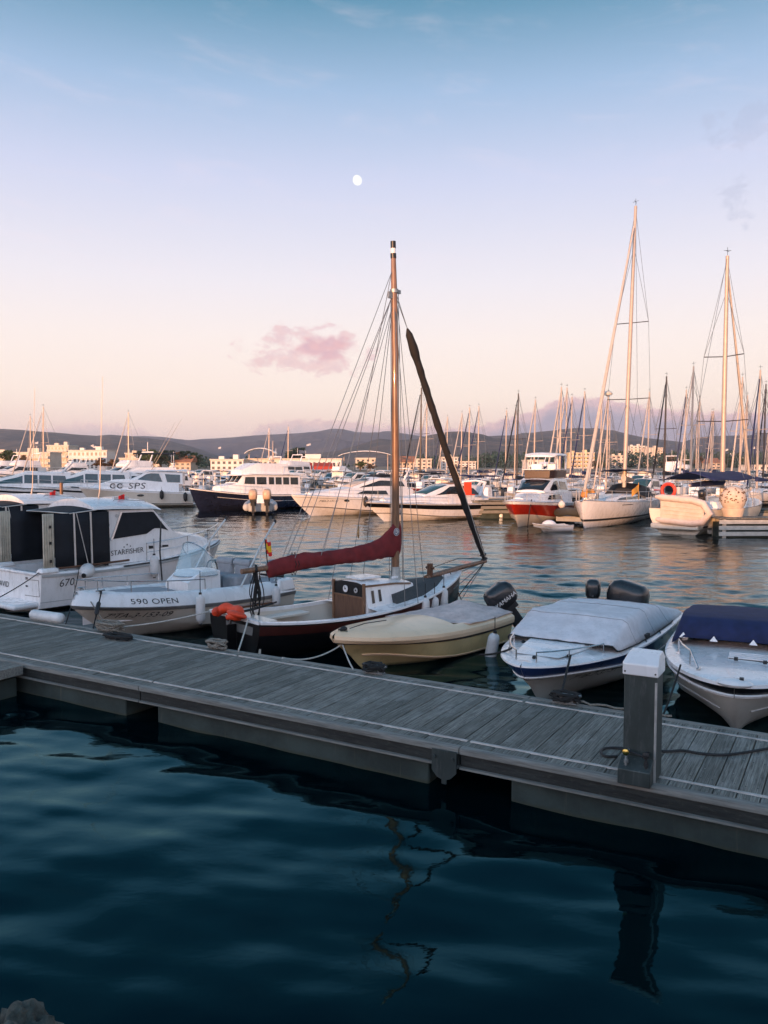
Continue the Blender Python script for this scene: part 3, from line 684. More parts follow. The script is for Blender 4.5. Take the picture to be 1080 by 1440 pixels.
# rock
rockm = mat('shore_rock', (.1, .093, .075), .95, var=.5, scale=9, bump=.03, bscale=22, dirt=(.08, .08, .07), dirt_amt=.7)
def rock(px, py, z, s, label, seed):
    mb = MB(); mb.ell((0, 0, 0), s, 36, 24)
    mb.v = [tuple(Vector(p) * (1 + .45 * noise.fractal(Vector(p) * 3.2 + Vector((seed, 0, 0)), .9, 2, 6) + .12 * abs(noise.noise(Vector(p) * 9)))) for p in mb.v]
    o = mb.build('shore_rock', rockm, ang=50); o.location = atz(px, py, z) - Vector((0, 0, s[2] * .8)); o.rotation_euler.z = seed; tag(o, label, 'rock')
rock(36, 1432, .34, (.25, .2, .4), 'grey pitted boulder poking up at the bottom left corner', 2.3)
# ------------------------------------------------------------------ helper: pixel ray against a local plane of a boat
def lon(root, px, py, ax, val):
    Mi = rootM(root).inverted(); o = Mi @ Vector((0, 0, EYE)); d = (Mi.to_3x3() @ ray(px, py)); i = 'xyz'.index(ax)
    return o + d * ((val - o[i]) / d[i])
def boat(name, label, stern, bow, cat='boat', group=None):
    loc, rz, Ln = place(stern, bow); return thing(name, label, cat, loc, rz, group)

# ================================================================== cabin cruiser with cockpit tent (left edge)
def cabin_cruiser(label, stern, bow, words=True):
    r = boat('cabin_cruiser', label, stern, bow, 'motorboat')
    H = Hull(6.65, 2.45, (.95, .95, 1.25), .92, .4, 2.4, .8, (.9, .5), (.1, .4), rake=.8)
    mb = MB(); H.mesh(mb); hu = mb.build('hull', gel, r)
    mb = MB(); H.strip(mb, .955, 1.0, .03); mb.build('rub_rail', gelg, hu)
    mb = MB(); H.strip(mb, .5, .512, .004, 0, .7); mb.build('pinstripe', gelg, hu)
    mb = MB(); H.mould(mb, 0, .34, [(0, 0, 0), (.03, .05, 0), (.2, .06, 0), (.24, 0, 0), (.27, .42, 1)]); H.deck(mb, .3, 1, .02, .04, .04); mb.build('deck', gel, r)
    mb = MB(); mb.box((1.05, 0, .42), (2.0, 2.0, .04)); mb.build('cockpit_sole', gelg, r, smooth=False)
    mb = MB(); mb.box((.07, .25, .7), (.12, 1.3, .52)); mb.box((.06, 0, .94), (.2, 2.0, .08)); mb.build('transom_wall', gel, r, bevel=.03)
    mb = MB()
    for s in (-1, 1): MB().box((.22, 1.04 * s, 1.03), (.5, .3, .12), top=(.8, .7)).build('quarter_cap', gel, r, bevel=.035)
    mb = MB(); mb.box((-.3, .1, .19), (.66, 2.1, .15)); mb.build('swim_platform', gel, r, bevel=.06)
    for z in (.82, .62): MB().ell((-.01, -.45, z), (.02, .06, .02), 10, 6).build('transom_hinge', rubber, r)
    mb = MB(); mb.tube([(-.008, -.4, .78), (-.008, -1.0, .8), (-.008, -1.02, .4), (-.008, -.35, .38)], .006, 5); mb.build('door_seam', rubber, r)
    mb = MB(); mb.tube([(.5, -1.1, 1.06), (1.2, -1.13, 1.06), (2.5, -1.12, 1.08)], .028, 8); mb.build('cap_rail', teak, r)
    if words:
        p = lon(r, 13, 823, 'x', 0); v, f = text_geo('DAVID', .21, .12); wd = max(q[0] for q in v)
        mb = MB(); mb.add([(-.012, p.y + wd - q[0], p.z - .05 + q[1]) for q in v], f); mb.build('lettering', letter, r, smooth=False)
        p = lon(r, 85, 826, 'y', -1.19); H.text('670', p.x, p.z, .27, -1, letter, r, shear=.1, zd=.03)
    Cb = Cab([(1.98, .98, .98, 2.42, .90), (3.45, 1.0, .98, 2.40, .9), (4.2, 1.05, .93, 1.74, .80), (4.6, 1.1, .85, 1.6, .70), (5.5, 1.15, .55, 1.45, .42), (6.05, 1.2, .3, 1.28, .2)], .1)
    mb = MB(); Cb.mesh(mb); ca = mb.build('cabin', gel, r)
    for s in (-1, 1):
        Cb.win([(2.09, .47), (2.42, .95), (3.47, .95), (4.0, .83), (3.2, .52)], s, ca, darkc, name='side_window')
        Cb.win([(2.06, .46), (2.12, .46), (2.46, .97), (2.40, .97)], s, ca, steel, .018, name='window_trim')
        mb = MB(); mb.tube([Cb.side(2.03, .75, s, .02), Cb.side(1.97, .7, s, .09), Cb.side(1.98, .5, s, .09), Cb.side(2.06, .45, s, .02)], .016, 6); mb.build('grab_handle', steel, ca)
        mb = MB(); mb.add(*[[Cb.side(x, f, s, .012) for x, f in ((3.25, .22), (3.95, .3), (3.95, .36), (3.25, .28))], [(0, 1, 2, 3)]]); mb.build('vent_slot', rubber, ca, smooth=False)
    Cb.screen(3.52, 4.15, .9, .9, ca, darkc)
    if words:
        v, f = text_geo('STARFISHER', .2, .0, 1.0); wd = max(q[0] for q in v); k = 1.04 / wd
        mb = MB(); p0 = lon(r, 153, 782, 'y', -.97); p0.x = max(p0.x, 2.04)
        def onc(x, z, d=.01):
            zb, wb, zt, wt = interp(Cb.st, x); return Cb.side(x, (z - zb) / (zt - zb), -1, d)
        mb.add([onc(p0.x + q[0] * k, p0.z + q[1] * .95 + q[0] * k * .02) for q in v], f); mb.build('lettering', letter, ca, smooth=False)
        mb = MB()
        for dx, dz, s_ in ((.42, .2, .03), (.52, .26, .035), (.62, .21, .028), (.36, .14, .02)):
            mb = MB(); mb.poly([onc(p0.x + dx + s_ * (1 if i % 2 == 0 else .4) * math.sin(i * math.pi / 5), p0.z + dz + s_ * (1 if i % 2 == 0 else .4) * math.cos(i * math.pi / 5)) for i in range(10)]); mb.build('star_emblem', letter, ca, smooth=False)
        mb = MB(); c = onc(2.28, 2.25, .012); mb.poly([onc(2.28 + .05 * math.cos(a * .785), 2.27 + .05 * math.sin(a * .785), .012) for a in range(8)]); mb.build('badge', gelg, ca, smooth=False)
    Rf = Cab([(1.5, 2.47, 1.05, 2.53, 1.01), (2.1, 2.46, 1.04, 2.55, 1.0), (3.45, 2.41, .98, 2.47, .95), (3.75, 2.36, .9, 2.38, .86)], .2)
    mb = MB(); Rf.mesh(mb); ro = mb.build('hard_roof', gel, r)
    for w_ in (-.75, .75): MB().tube([Rf.top(2.3, w_, .04), Rf.top(2.35, w_, .07), Rf.top(3.3, w_, .07), Rf.top(3.35, w_, .03)], .014, 6).build('roof_rail', steel, ro)
    mb = MB(); mb.box(Rf.top(2.9, 0, .01), (.5, .5, .05)); mb.build('roof_hatch', gelg, ro, bevel=.015)
    # navy awning and cockpit tent
    mb = MB(); mb.grid([[Vector((lerp(1.6, .86, i / 5), lerp(-1, 1, k / 8) * 1.0, lerp(2.48 + .08 * (1 - lerp(-1, 1, k / 8) ** 2), 2.40 + .01 * (1 - lerp(-1, 1, k / 8) ** 2), (i / 5) ** .9))) for k in range(9)] for i in range(6)])
    aw = mb.build('awning', darkc, r, solid=.012)
    mb = MB(); mb.tube([(1.6, -1.03, 2.46), (.85, -1.02, 2.4), (.85, 0, 2.41), (.85, 1.02, 2.4), (1.6, 1.03, 2.46)], .016, 6); mb.build('awning_frame', alu, aw)
    for s in (-1, 1):
        mb = MB(); mb.grid([[Vector((x, s * (1.05 - .03 * (k / 4)), lerp(1.07, 2.41, k / 4))) for k in range(5)] for x in (.42, .8, 1.2, 1.6, 1.97)]); tn = mb.build('tent_side', darkc, r, solid=.01)
        mb = MB()
        for x in (.95, 1.42): mb.tube([(x, 1.075 * s, 1.06), (x, 1.045 * s, 2.42)], .026, 8)
        mb.tube([(1.0, 1.085 * s, 2.4), (1.3, 1.1 * s, 1.06)], .012, 6); mb.build('tent_post', alu, tn)
        mb = MB(); mb.grid([[Vector((.1 + .3 * i / 24, s * (1.05 + .025 * math.sin(i * 1.3)), z)) for z in (1.06, 1.4, 1.9, 2.42)] for i in range(25)]); cu = mb.build('curtain', mat('cream_canvas', (.52, .47, .38), .85, var=.15, scale=5, bump=.004), r, solid=.012)
        for z in (1.25, 1.7, 2.1): MB().box((.28, 1.085 * s, z), (.05, .02, .07)).build('curtain_strap', rubber, cu)
    mb = MB(); mb.box((1.95, 0, 1.7), (.03, 1.95, 1.45)); mb.build('bulkhead', darkc, r, smooth=False)  # dark canvas colour stands in for the unlit cockpit interior
    mb = MB(); base = H.around(.46, .09, .05, 14); rail(mb, base, .5, .014, 4, mid=True); mb.build('bow_rail', steel, r)
    mb = MB(); mb.box((6.35, 0, 1.36), (.5, .12, .08)); mb.box((6.2, 0, 1.42), (.18, .16, .16)); mb.build('anchor_roller', steel, r, bevel=.01)
    mb = MB(); mb.tube([(2.15, -.3, 2.68), (2.2, -.3, 2.95), (2.34, -.32, 6.0)], [.03, .014, .006], 6); mb.build('whip_antenna', mastw, ro)
    mb = MB(); mb.tube([(2.9, -.4, 2.6), (2.9, -.4, 2.8)], .01, 5); fs = mb.build('pennant_staff', steel, ro)
    mb = MB(); mb.grid([[(2.9 - .05 * i, -.4 + .02 * math.sin(i * 1.5), 2.82 - .04 * k - .012 * i) for k in range(5)] for i in range(5)]); mb.build('pennant', flagr, fs)
    return r, H
rA, HA = cabin_cruiser('white cabin cruiser with 670 on its quarter and navy cockpit awning', (-9.23, 20.1), (-5.23, 25.4))
rA2, HA2 = cabin_cruiser('white cabin cruiser beyond the one marked 670, cut by the left edge', (-12.4, 23.2), (-8.4, 28.5), False)

def on_boat(root, x, y, z): return rootM(root) @ Vector((x, y, z))
p = lon(rA, 117, 804, 'y', -1.36); fender(on_boat(rA, p.x + .1, -1.36, p.z), .18, .55, 'fat white fender lying between the two left boats', (R(75), R(95)), 0)
p = lon(rA, 217, 796, 'y', -1.28); fender(on_boat(rA, p.x, -1.28, p.z), .12, .6, 'white fender hung on black line beside the cruiser bow', (0, 0), .45)
p = lon(rA, 292, 788, 'y', -.7); fender(on_boat(rA, p.x, -.72, p.z), .11, .5, 'white fender hung at the tip of the cruiser bow', (0, 0), .7)

# ================================================================== open console boat
rB = boat('console_boat', 'white open console boat with curved clear screen and bow rail, berthed second from left', (-2.93, 20.15), (-6.2, 15.8), 'motorboat')
HB = Hull(5.44, 2.1, (.55, .62, .84), .9, .4, 2.5, .72, (.88, .45), (.08, .4), rake=.9)
mb = MB(); HB.mesh(mb); hu = mb.build('hull', gel2, rB)
mb = MB(); HB.strip(mb, .90, .995, .022); mb.build('rub_rail', mat('grey_rub_rail', (.16, .155, .15), .5, var=.2), hu)
mb = MB(); HB.mould(mb, 0, 1, [(0, -.005, 0), (.02, .06, 0), (.07, .16, 0), (.12, .23, 0), (.18, .27, 0), (.32, .27, 0), (.38, .22, 0), (.4, .4, 1)], 34); HB.deck(mb, .84, .995, .28, .26, .01); mb.build('deck_moulding', gel, rB)
mb = MB(); HB.deck(mb, .0, .8, .3, -.15, 0); mb.box((.1, 0, .62), (.14, 1.7, .42)); mb.build('cockpit_sole', gelg, rB, smooth=False)
mb = MB(); HB.deck(mb, .6, .85, .36, .2, .05); mb.build('bow_cushion', cushion, rB, solid=.06)
def mouldpt(x, z, d=.008):
    tt = x / HB.L; k = (z - HB.zsh(tt)); ins = interp([(0, 0), (.06, .02), (.16, .07), (.23, .12)], k)[0]; return Vector((x, HB.b(tt) - ins + d, z))
p = lon(rB, 197, 841, 'y', .98); v, f = text_geo('590 OPEN', .2, .0, 1.05); k = .98 / max(q[0] for q in v)
mb = MB(); mb.add([mouldpt(p.x - q[0] * k, HB.zsh((p.x - q[0] * k) / HB.L) + .055 + q[1] * .75) for q in v], f); mb.build('lettering', letter, rB, smooth=False)
p = lon(rB, 169, 866, 'y', .8); p.z = .515; v, f = text_geo('7ªTA-3-153-09', .2, .25); k = 1.25 / max(q[0] for q in v)
mb = MB(); mb.add([HB.at(p.x - q[0] * k, p.z + q[1] * .8 - q[0] * k * .05, 1, .008) for q in v], f); mb.build('lettering', letter, rB, smooth=False)
mb = MB(); Cc = Cab([(1.95, .4, .45, 1.2, .42), (2.5, .4, .45, 1.22, .42), (2.85, .4, .42, 1.0, .38)], .04); Cc.mesh(mb); co = mb.build('console', gel, rB)
mb = MB(); rows = []
for j in range(7):
    u = j / 6; rows.append([Vector((2.2 + (.62 - .32 * u) * math.cos(a) * (1 if math.cos(a) > 0 else .6), (.5 - .06 * u) * math.sin(a), 1.12 + .75 * u * (.55 + .45 * max(0, math.cos(a))))) for a in [R(-115 + 230 * i / 20) for i in range(21)]])
mb.grid(rows); sc_ = mb.build('windscreen', clear, co, solid=.008)
mb = MB(); mb.tube(rows[-1], .014, 6); mb.tube(rows[0], .012, 6); mb.build('screen_frame', steel, sc_)
mb = MB(); mb.tube([(1.82 + .0 * a, .18 * math.cos(R(a)), 1.22 + .18 * math.sin(R(a))) for a in range(0, 360, 24)], .016, 6, closed=True); mb.tube([(1.95, 0, 1.18), (1.82, 0, 1.22)], .02, 6); mb.build('steering_wheel', rubber, co)
for y in (-.3, .3):
    mb = MB(); mb.box((1.35, y, .78), (.45, .5, .5)); mb.box((1.12, y, 1.1), (.14, .5, .35)); se = mb.build('helm_seat', cushion, rB, bevel=.06)
    mb = MB(); mb.tube([(1.1, y - .27, 1.28), (1.1, y + .27, 1.28)], .1, 12); mb.build('headrest', cushion, se)
for s in (1, -1): MB().box((.5, .5 * s, .72), (.55, .75, .22)).build('stern_cushion', cushion, rB, bevel=.06)
mb = MB(); base = HB.around(.5, .24, .26, 12, .985); rail(mb, base, .24, .013, 3); mb.build('bow_rail', steel, rB)
for s in (1, -1):
    mb = MB(); mb.tube([(1.75, .9 * s, .85), (1.1, .9 * s, 1.75), (.62, .86 * s, 2.25)], .022, 8); mb.tube([(1.2, .9 * s, .85), (1.1, .9 * s, 1.75)], .014, 6); ar = mb.build('bimini_pole', alu, rB)
    mb = MB(); mb.ell((.6, .86 * s, 2.27), (.035, .035, .05)); mb.build('pole_joint', rubber, ar)
mb = MB(); mb.tube([(2.5, -.97, .9), (2.55, -.97, 1.6), (2.5, -.98, 2.3)], .02, 6); mb.build('rod_holder_pole', rubber, rB)
outboard(rB, (-.15, 0, .78), 1.0, 0, 0, cowlg)
for s in (1, -1): MB().box((.3, .82 * s, .72), (.6, .32, .3), top=(.8, .7)).build('quarter_locker', gel, rB, bevel=.05)
for x, y in ((5.0, .32), (5.0, -.32), (.5, .85)):
    mb = MB(); mb.tube([(x - .1, y, HB.zsh(x / HB.L) + .31), (x + .1, y, HB.zsh(x / HB.L) + .31)], .018, 6); mb.box((x, y, HB.zsh(x / HB.L) + .28), (.06, .04, .06)); mb.build('deck_cleat', steel, rB)
p = lon(rB, 281, 856, 'y', 1.14); fender(on_boat(rB, p.x, 1.16, p.z), .1, .62, 'grey white fender with black ends on the open console boat', (0, 0), .5)
p = lon(rB, 385, 838, 'y', 1.0); fender(on_boat(rB, p.x, 1.08, p.z), .1, .5, 'white fender on the console boat quarter behind the rope coil', (0, 0), .4)

# ================================================================== wooden sailing boat
rC = boat('sailing_dayboat', 'black hulled wooden sailing dayboat with tan mast, maroon sail cover and furled black jib', (-2.83, 15.0), (1.82, 19.2), 'sailboat')
HC = Hull(6.27, 1.96, (.74, .60, 1.06), .89, .42, 2.1, .82, kind='round', zk=(-.3, -.25), rake=.28, re=1.6)
mb = MB(); HC.mesh(mb, 30, 12); hu = mb.build('hull', black, rC)
mb = MB(); HC.strip(mb, .84, .97, .006, 0, .93); mb.build('sheer_plank', maroon, hu)
mb = MB(); HC.mould(mb, 0, 1, [(-.03, -.005, 0), (-.03, .03, 0), (-.02, .04, 0), (.07, .045, 0), (.08, -.03, 0)], 34); mb.box((.03, 0, .76), (.1, 1.74, .06)); mb.build('gunwale', gel, rC)
mb = MB(); HC.mould(mb, 0.005, .5, [(.09, -.02, 0), (.1, -.1, 0), (.2, .2, 1), (.3, .16, 1), (1.2, .15, 1)], 20); mb.box((.07, 0, .42), (.04, 1.55, .6)); mb.build('cockpit_liner', gel2, rC)
mb = MB(); HC.deck(mb, .455, 1, .05, .035, .05, 16); mb.build('deck', gel, rC)
Fd = Cab([(3.55, .6, .74, .86, .62), (4.4, .72, .68, .98, .4), (5.1, .84, .42, 1.0, .22), (5.62, .95, .1, 1.02, .04)], .02); mb = MB(); Fd.mesh(mb); mb.build('foredeck_panel', nonskid, rC)
mb = MB(); mb.box((1.6, 0, .24), (2.4, .9, .03)); mb.build('cockpit_sole', nonskid, rC, smooth=False)
mb = MB(); mb.grid([[HC.pt(.0, .72 + .2 * k, sd) + Vector((-.008, 0, 0)) for k in (0, 1)] for sd in (-1, 1)]); mb.v = [(-.01, y * .55 - .2, lerp(.5, .66, z > .6)) for x, y, z in mb.v]
mb.build('name_plate', mat('slate_plate', (.12, .13, .13), .6), hu, smooth=False)
Cb = Cab([(2.84, .5, .6, 1.12, .5), (3.7, .66, .58, 1.09, .46), (4.3, .8, .5, 1.02, .4)], .05)
mb = MB(); Cb.mesh(mb); ca = mb.build('cuddy', gel, rC)
mb = MB()
for s in (-1, 1): mb.tube([Cb.side(x, .97, s, .02) for x in (2.82, 3.3, 3.7, 4.2)], .022, 6)
mb.build('roof_moulding', wood, ca)
for s in (-1, 1):
    for x in (2.98, 3.18): Cb.win([(x, .35), (x, .8), (x + .07, .8), (x + .07, .35)], s, ca, glassd, .008, 'portlight')
mb = MB(); mb.prism([(2.80, -.52, .86), (2.80, .52, .86), (2.80, .5, 1.11), (2.80, .25, 1.16), (2.80, -.25, 1.16), (2.80, -.5, 1.11)], (.03, 0, 0)); bh = mb.build('bulkhead_panel', black, ca, smooth=False)
mb = MB(); mb.box((2.81, 0, .58), (.03, 1.0, .54)); mb.build('companion_door', mat('dull_mahogany', (.12, .06, .035), .55, var=.25, scale=5, stretch=(6, 6, .6)), ca, smooth=False)
mb = MB()
for y in (-.5, .5): mb.box((2.80, y, .74), (.05, .05, .84))
mb.box((2.80, 0, .86), (.05, 1.0, .03)); mb.build('door_frame', wood, ca)
for y, m_ in ((.08, gel), (-.26, gelg)):
    mb = MB(); mb.tube([(2.79, y, 1.0), (2.775, y, 1.0)], .075 if m_ is gel else .055, 18); di = mb.build('compass_dial', m_, bh)
    mb = MB(); mb.tube([(2.776, y, 1.0), (2.77, y, 1.0)], .02, 10); mb.tube([(2.772, y, 1.0), (2.772, y + .02, 1.05)], .006, 4); mb.build('dial_mark', black, di)
mb = MB(); mb.box((3.3, .1, 1.2), (.6, .5, .04)); mb.box((3.95, -.2, 1.16), (.18, .05, .05)); mb.build('sliding_hatch', gel, ca, bevel=.012)
for s in (-1, 1):
    mb = MB(); mb.box((1.2, s * .66, .5), (1.9, .34, .05)); mb.build('side_bench', gel2, rC, bevel=.01)
mb = MB(); mb.box((.85, .72, .79), (.95, .16, .04), rz=R(4)); mb.build('wooden_thwart', teak, rC, bevel=.006)
mb = MB(); mb.box((.3, 0, .72), (.35, 1.5, .05)); mb.build('stern_deck', gel2, rC, bevel=.01)
mb = MB(); mb.box((-.12, -.1, .3), (.2, .05, .7)); rd = mb.build('rudder', black, rC); mb = MB(); mb.tube([(-.15, -.1, .66), (-.1, -.1, .84), (.4, -.12, .88), (.9, -.1, .95)], [.03, .028, .024, .018], 8); mb.build('tiller', black, rd)
# spars
MX = 4.16
mb = MB(); mb.tube([(MX, 0, .3), (MX, 0, 3), (MX - .02, 0, 6), (MX - .05, 0, 7.4), (MX - .07, 0, 8.12)], [.085, .085, .08, .07, .055], 14); ms = mb.build('mast', wood, rC)
mb = MB(); mb.tube([(MX - .07, 0, 8.1), (MX - .075, 0, 8.2)], .066, 12); mb.tube([(MX - .075, 0, 8.31), (MX - .08, 0, 8.46)], .06, 12); mb.build('masthead_band', black, ms)
mb = MB(); mb.tube([(MX - .075, 0, 8.2), (MX - .08, 0, 8.31)], .055, 12); mb.build('masthead_light', gel, ms)
mb = MB(); mb.tube([(MX - .045, 0, 7.36), (MX - .05, 0, 7.44)], .095, 12); mb.box((MX - .16, 0, 7.3), (.12, .05, .14)); mb.box((MX + .08, 0, 7.4), (.1, .05, .08)); mb.build('hound_fitting', galv, ms)
mb = MB(); mb.tube([(MX, 0, .95), (MX, 0, 1.36)], [.13, .1], 12); mb.build('mast_boot', mat('grey_mast_boot', (.4, .4, .38), .7, var=.2, bump=.01), ms)
mb = MB(); mb.tube([(.18, 0, 1.6), (1, 0, 1.63), (4.06, 0, 1.72)], .055, 10); bo = mb.build('boom', wood, rC)
mb = MB(); rings = []
prof = [(.74, 1.56, 1.66, .06), (.8, 1.42, 1.74, .1), (1.1, 1.45, 1.80, .13), (1.6, 1.52, 1.86, .14), (2.1, 1.54, 1.84, .14), (2.6, 1.54, 1.86, .145), (3.1, 1.54, 1.9, .15), (3.5, 1.56, 1.96, .15), (3.8, 1.58, 2.08, .145), (4.0, 1.58, 2.22, .14), (4.1, 1.58, 2.36, .13), (4.2, 1.6, 2.4, .125), (4.27, 1.62, 2.38, .09)]
fine = []
for i in range(61):
    x = lerp(prof[0][0], prof[-1][0], i / 60); a, b_, w_ = interp(prof, x); ring = []
    for k in range(20):
        q = 2 * math.pi * k / 20; zz = (a + b_) / 2 - (b_ - a) / 2 * math.cos(q)
        wr = 1 + .22 * noise.noise(Vector((x * 4, q * 1.2, 1.7))) + .1 * math.sin(x * 22 + zz * 9)
        ring.append((x, w_ * math.sin(q) * wr * (1 - .25 * (zz - a) / (b_ - a)), zz + .025 * noise.noise(Vector((x * 5, q, 9)))))
    rings.append(ring)
mb.loft(rings); cv_ = mb.build('sail_cover', redc, bo)
mb = MB()
for x in (1.35, 1.42): mb.tube([(x, 0, 1.42), (x, -.15, 1.65), (x, 0, 1.88), (x, .15, 1.65)], .008, 5, closed=True)
mb.build('cover_tie', ropeb, cv_)
def disc(r0, r1, c, ax=24):
    m_ = MB(); m_.grid([[(c[0] + q * math.cos(2 * math.pi * k / ax), c[1], c[2] + q * math.sin(2 * math.pi * k / ax)) for k in range(ax + 1)] for q in (r0, r1)]); return m_
em = lon(rC, 557.5, 748, 'y', -.155)
disc(.001, .085, (em.x, -.158, em.z)).build('emblem', letterw, cv_, smooth=False)
disc(.058, .074, (em.x, -.161, em.z)).build('emblem_ring', blues, cv_, smooth=False)
mb = MB(); mb.tube([(em.x - .03, -.162, em.z - .03), (em.x - .03, -.162, em.z + .03), (em.x + .03, -.162, em.z + .02), (em.x - .02, -.162, em.z), (em.x + .035, -.162, em.z - .035)], .008, 4); mb.build('emblem_mark', blues, cv_)
mb = MB(); mb.tube([(5.1, 0, 1.02), (6.1, 0, 1.14), (7.22, 0, 1.24)], [.06, .06, .045], 8); bs = mb.build('bowsprit', wood, rC)
mb = MB(); mb.tube([(5.25, 0, .95), (5.25, 0, 1.34)], .07, 10); mb.tube([(5.25, -.12, 1.24), (5.25, .12, 1.24)], .03, 8); mb.build('bitts', teak, rC)
jt, jb = Vector((4.51, 0, 6.64)), Vector((7.13, 0, 1.36)); pts, rs = [], []
for i in range(41):
    u = i / 40; q = jt.lerp(jb, u); q.x -= .07 * math.sin(math.pi * u); pts.append(q + Vector((0, .004 * math.sin(i * 1.7), 0)))
    rs.append(interp([(0, .02), (.01, .05), (.03, .085), (.07, .105), (.11, .098), (.14, .08), (.4, .082), (.8, .078), (.95, .07), (1, .05)], u)[0] * (1 + .07 * math.sin(i * 2.1)))
mb = MB(); mb.tube(pts, rs, 12); jb_ = mb.build('furled_jib', blackc, rC)
mb = MB(); mb.tube([q + Vector((.02 + .035 * math.sin(i * .3), -r_ * .98, 0)) for i, (q, r_) in enumerate(zip(pts, rs)) if i > 20], .012, 5); mb.build('jib_piping', ropew, jb_)
mb = MB(); mb.lathe([(.001, -.09), (.05, -.09), (.09, -.07), (.05, -.05), (.05, .03), (.09, .05), (.05, .07), (.001, .07)], jb, 12, Matrix.Rotation(R(-25), 4, 'Y')); mb.build('furling_drum', rubber, jb_)
hd = Vector((MX - .05, 0, 7.4)); mh = Vector((MX - .07, 0, 8.0)); mb = MB(); WR = .0075
for a, b_ in ((hd, jt), (hd + Vector((0, 0, .1)), jt + Vector((.12, 0, -.25))), (hd, (3.95, -.93, .68)), (hd, (3.95, .93, .68)), (hd, (3.55, -.95, .64)), (hd, (3.55, .95, .64)), (mh, (3.0, .95, .62)), (mh + Vector((0, 0, -.1)), (1.1, .02, 1.72)), (hd, (1.25, .05, 1.76)), (hd, (1.35, -.08, 1.75)), (hd - Vector((0, 0, .2)), (2.0, -.1, 1.78)), (hd - Vector((.1, 0, .2)), (2.2, .1, 1.78)), (hd - Vector((-.1, .03, 0)), (MX + .2, -.06, 1.0)), (hd - Vector((-.1, -.05, 0)), (MX + .32, .1, .95)), (hd - Vector((-.1, .0, .3)), (4.75, -.3, 1.0)), (hd - Vector((.1, 0, 0)), (MX - .12, 0, 1.1)), (mh, (MX - .16, .03, 1.1))):
    mb.tube([Vector(a), (Vector(a) + Vector(b_)) / 2 - Vector((0, 0, .01)), Vector(b_)], WR, 5)
tip = Vector((7.18, 0, 1.22))
for b_ in ((6.0, 0, .05), (5.6, .42, .75), (5.6, -.42, .75)): mb.tube([tip, b_], .009, 5)
mb.build('rigging', wire, rC)
mb = MB(); mb.tube([tip, (5.3, -.5, .3)], .012, 5); mb.tube([(5.9, 0, 1.13), (6.25, -.12, .3)], .012, 5); mb.tube([(6.3, 0, 1.15), (6.95, 0, 1.24)], .008, 5); mb.tube([(5.3, -.05, 1.25), (6.2, -.05, 1.4), (7.05, 0, 1.3)], .008, 5); mb.build('bow_lashings', ropeb, rC)
u = lon(rC, 504, 748, 'y', .8); mb = MB(); mb.tube([(u.x, .8, u.z - .13), (u.x, .8, u.z + .13)], .0, 4)
mb = MB(); c = Vector((u.x, .8, u.z)); a_ = Vector((.68, -.73, 0)); mb.tube([c - Vector((-.7, .7, 0)) * .012, c + Vector((-.7, .7, 0)) * .012], .14, 20)
dsc = mb.build('shroud_disc', mat('striped_wood', (.45, .25, .09), .5, var=.4, scale=14, stretch=(.2, .2, 1.6)), rC)
mb = MB(); mb.tube([c + Vector((0, 0, .13)), hd], .006, 5); mb.build('disc_line', wire, dsc)
# coiled black line hanging from boom end
mb = MB(); rnd = random.Random(4)
mb.tube([(.5, 0, 1.68), (.47, -.07, 1.6), (.5, 0, 1.53), (.53, .07, 1.6)], .03, 6, closed=True)
for k in range(7):
    w_ = rnd.uniform(.05, .16); h_ = rnd.uniform(.5, .95); ox = rnd.uniform(-.07, .07); pp = []
    for i in range(20):
        a = 2 * math.pi * i / 20; pp.append((.5 + ox + w_ * math.sin(a) * (1 - math.cos(a)) * .6, -.04 + rnd.uniform(-.01, .01) + .03 * math.sin(a + k), 1.56 - h_ * (1 - math.cos(a)) / 2))
    mb.tube(pp, .011, 6, closed=True)
for ox in (0, .03, -.03): mb.tube([(.5 + ox, 0, 1.6), (.49 + ox * .5, -.02, 1.2), (.45, -.02, .84)], .014, 6)
tag(mb.build('rope_coil', ropeb, M=rootM(rC)), 'black mainsheet coil hanging from the end of the wooden boom', 'rope')
# flag
p = lon(rC, 377, 800, 'y', .8); q = lon(rC, 372.5, 758, 'y', .8); p2 = p + (p - q) * .4
mb = MB(); mb.tube([p2, q], .012, 6); fs = mb.build('flag_staff', black, rC)
dn = (p - q).normalized(); sdv = Vector((.55, -.6, 0))
for nm_, m_, a, b_ in (('flag_red_band', flagr, 0, .28), ('flag_yellow_band', flagy, .28, .72), ('flag_red_band', flagr, .72, 1)):
    mb = MB(); mb.grid([[q + dn * (.02 + .3 * lerp(a, b_, k / 2) + .05 * i / 8) + sdv * (.02 * math.sin(i * 1.2)) + Vector((.10, -.05, 0)) * (i / 8) + Vector((0, 0, .02 * math.sin(i))) for k in range(3)] for i in range(9)]); mb.build(nm_, m_, fs)
for i, (px, py, lb) in enumerate(((598, 853, 'leftmost white fender under the black sailboat rail'), (611, 851, 'middle small white fender under the black sailboat rail'), (624, 845, 'rightmost and tallest white fender under the black sailboat rail'))):
    p = lon(rC, px, py, 'y', -.86 + i * .12); fender(on_boat(rC, p.x, p.y, p.z), .095, .4 + (i == 2) * .2, lb, (0, 0), .3)
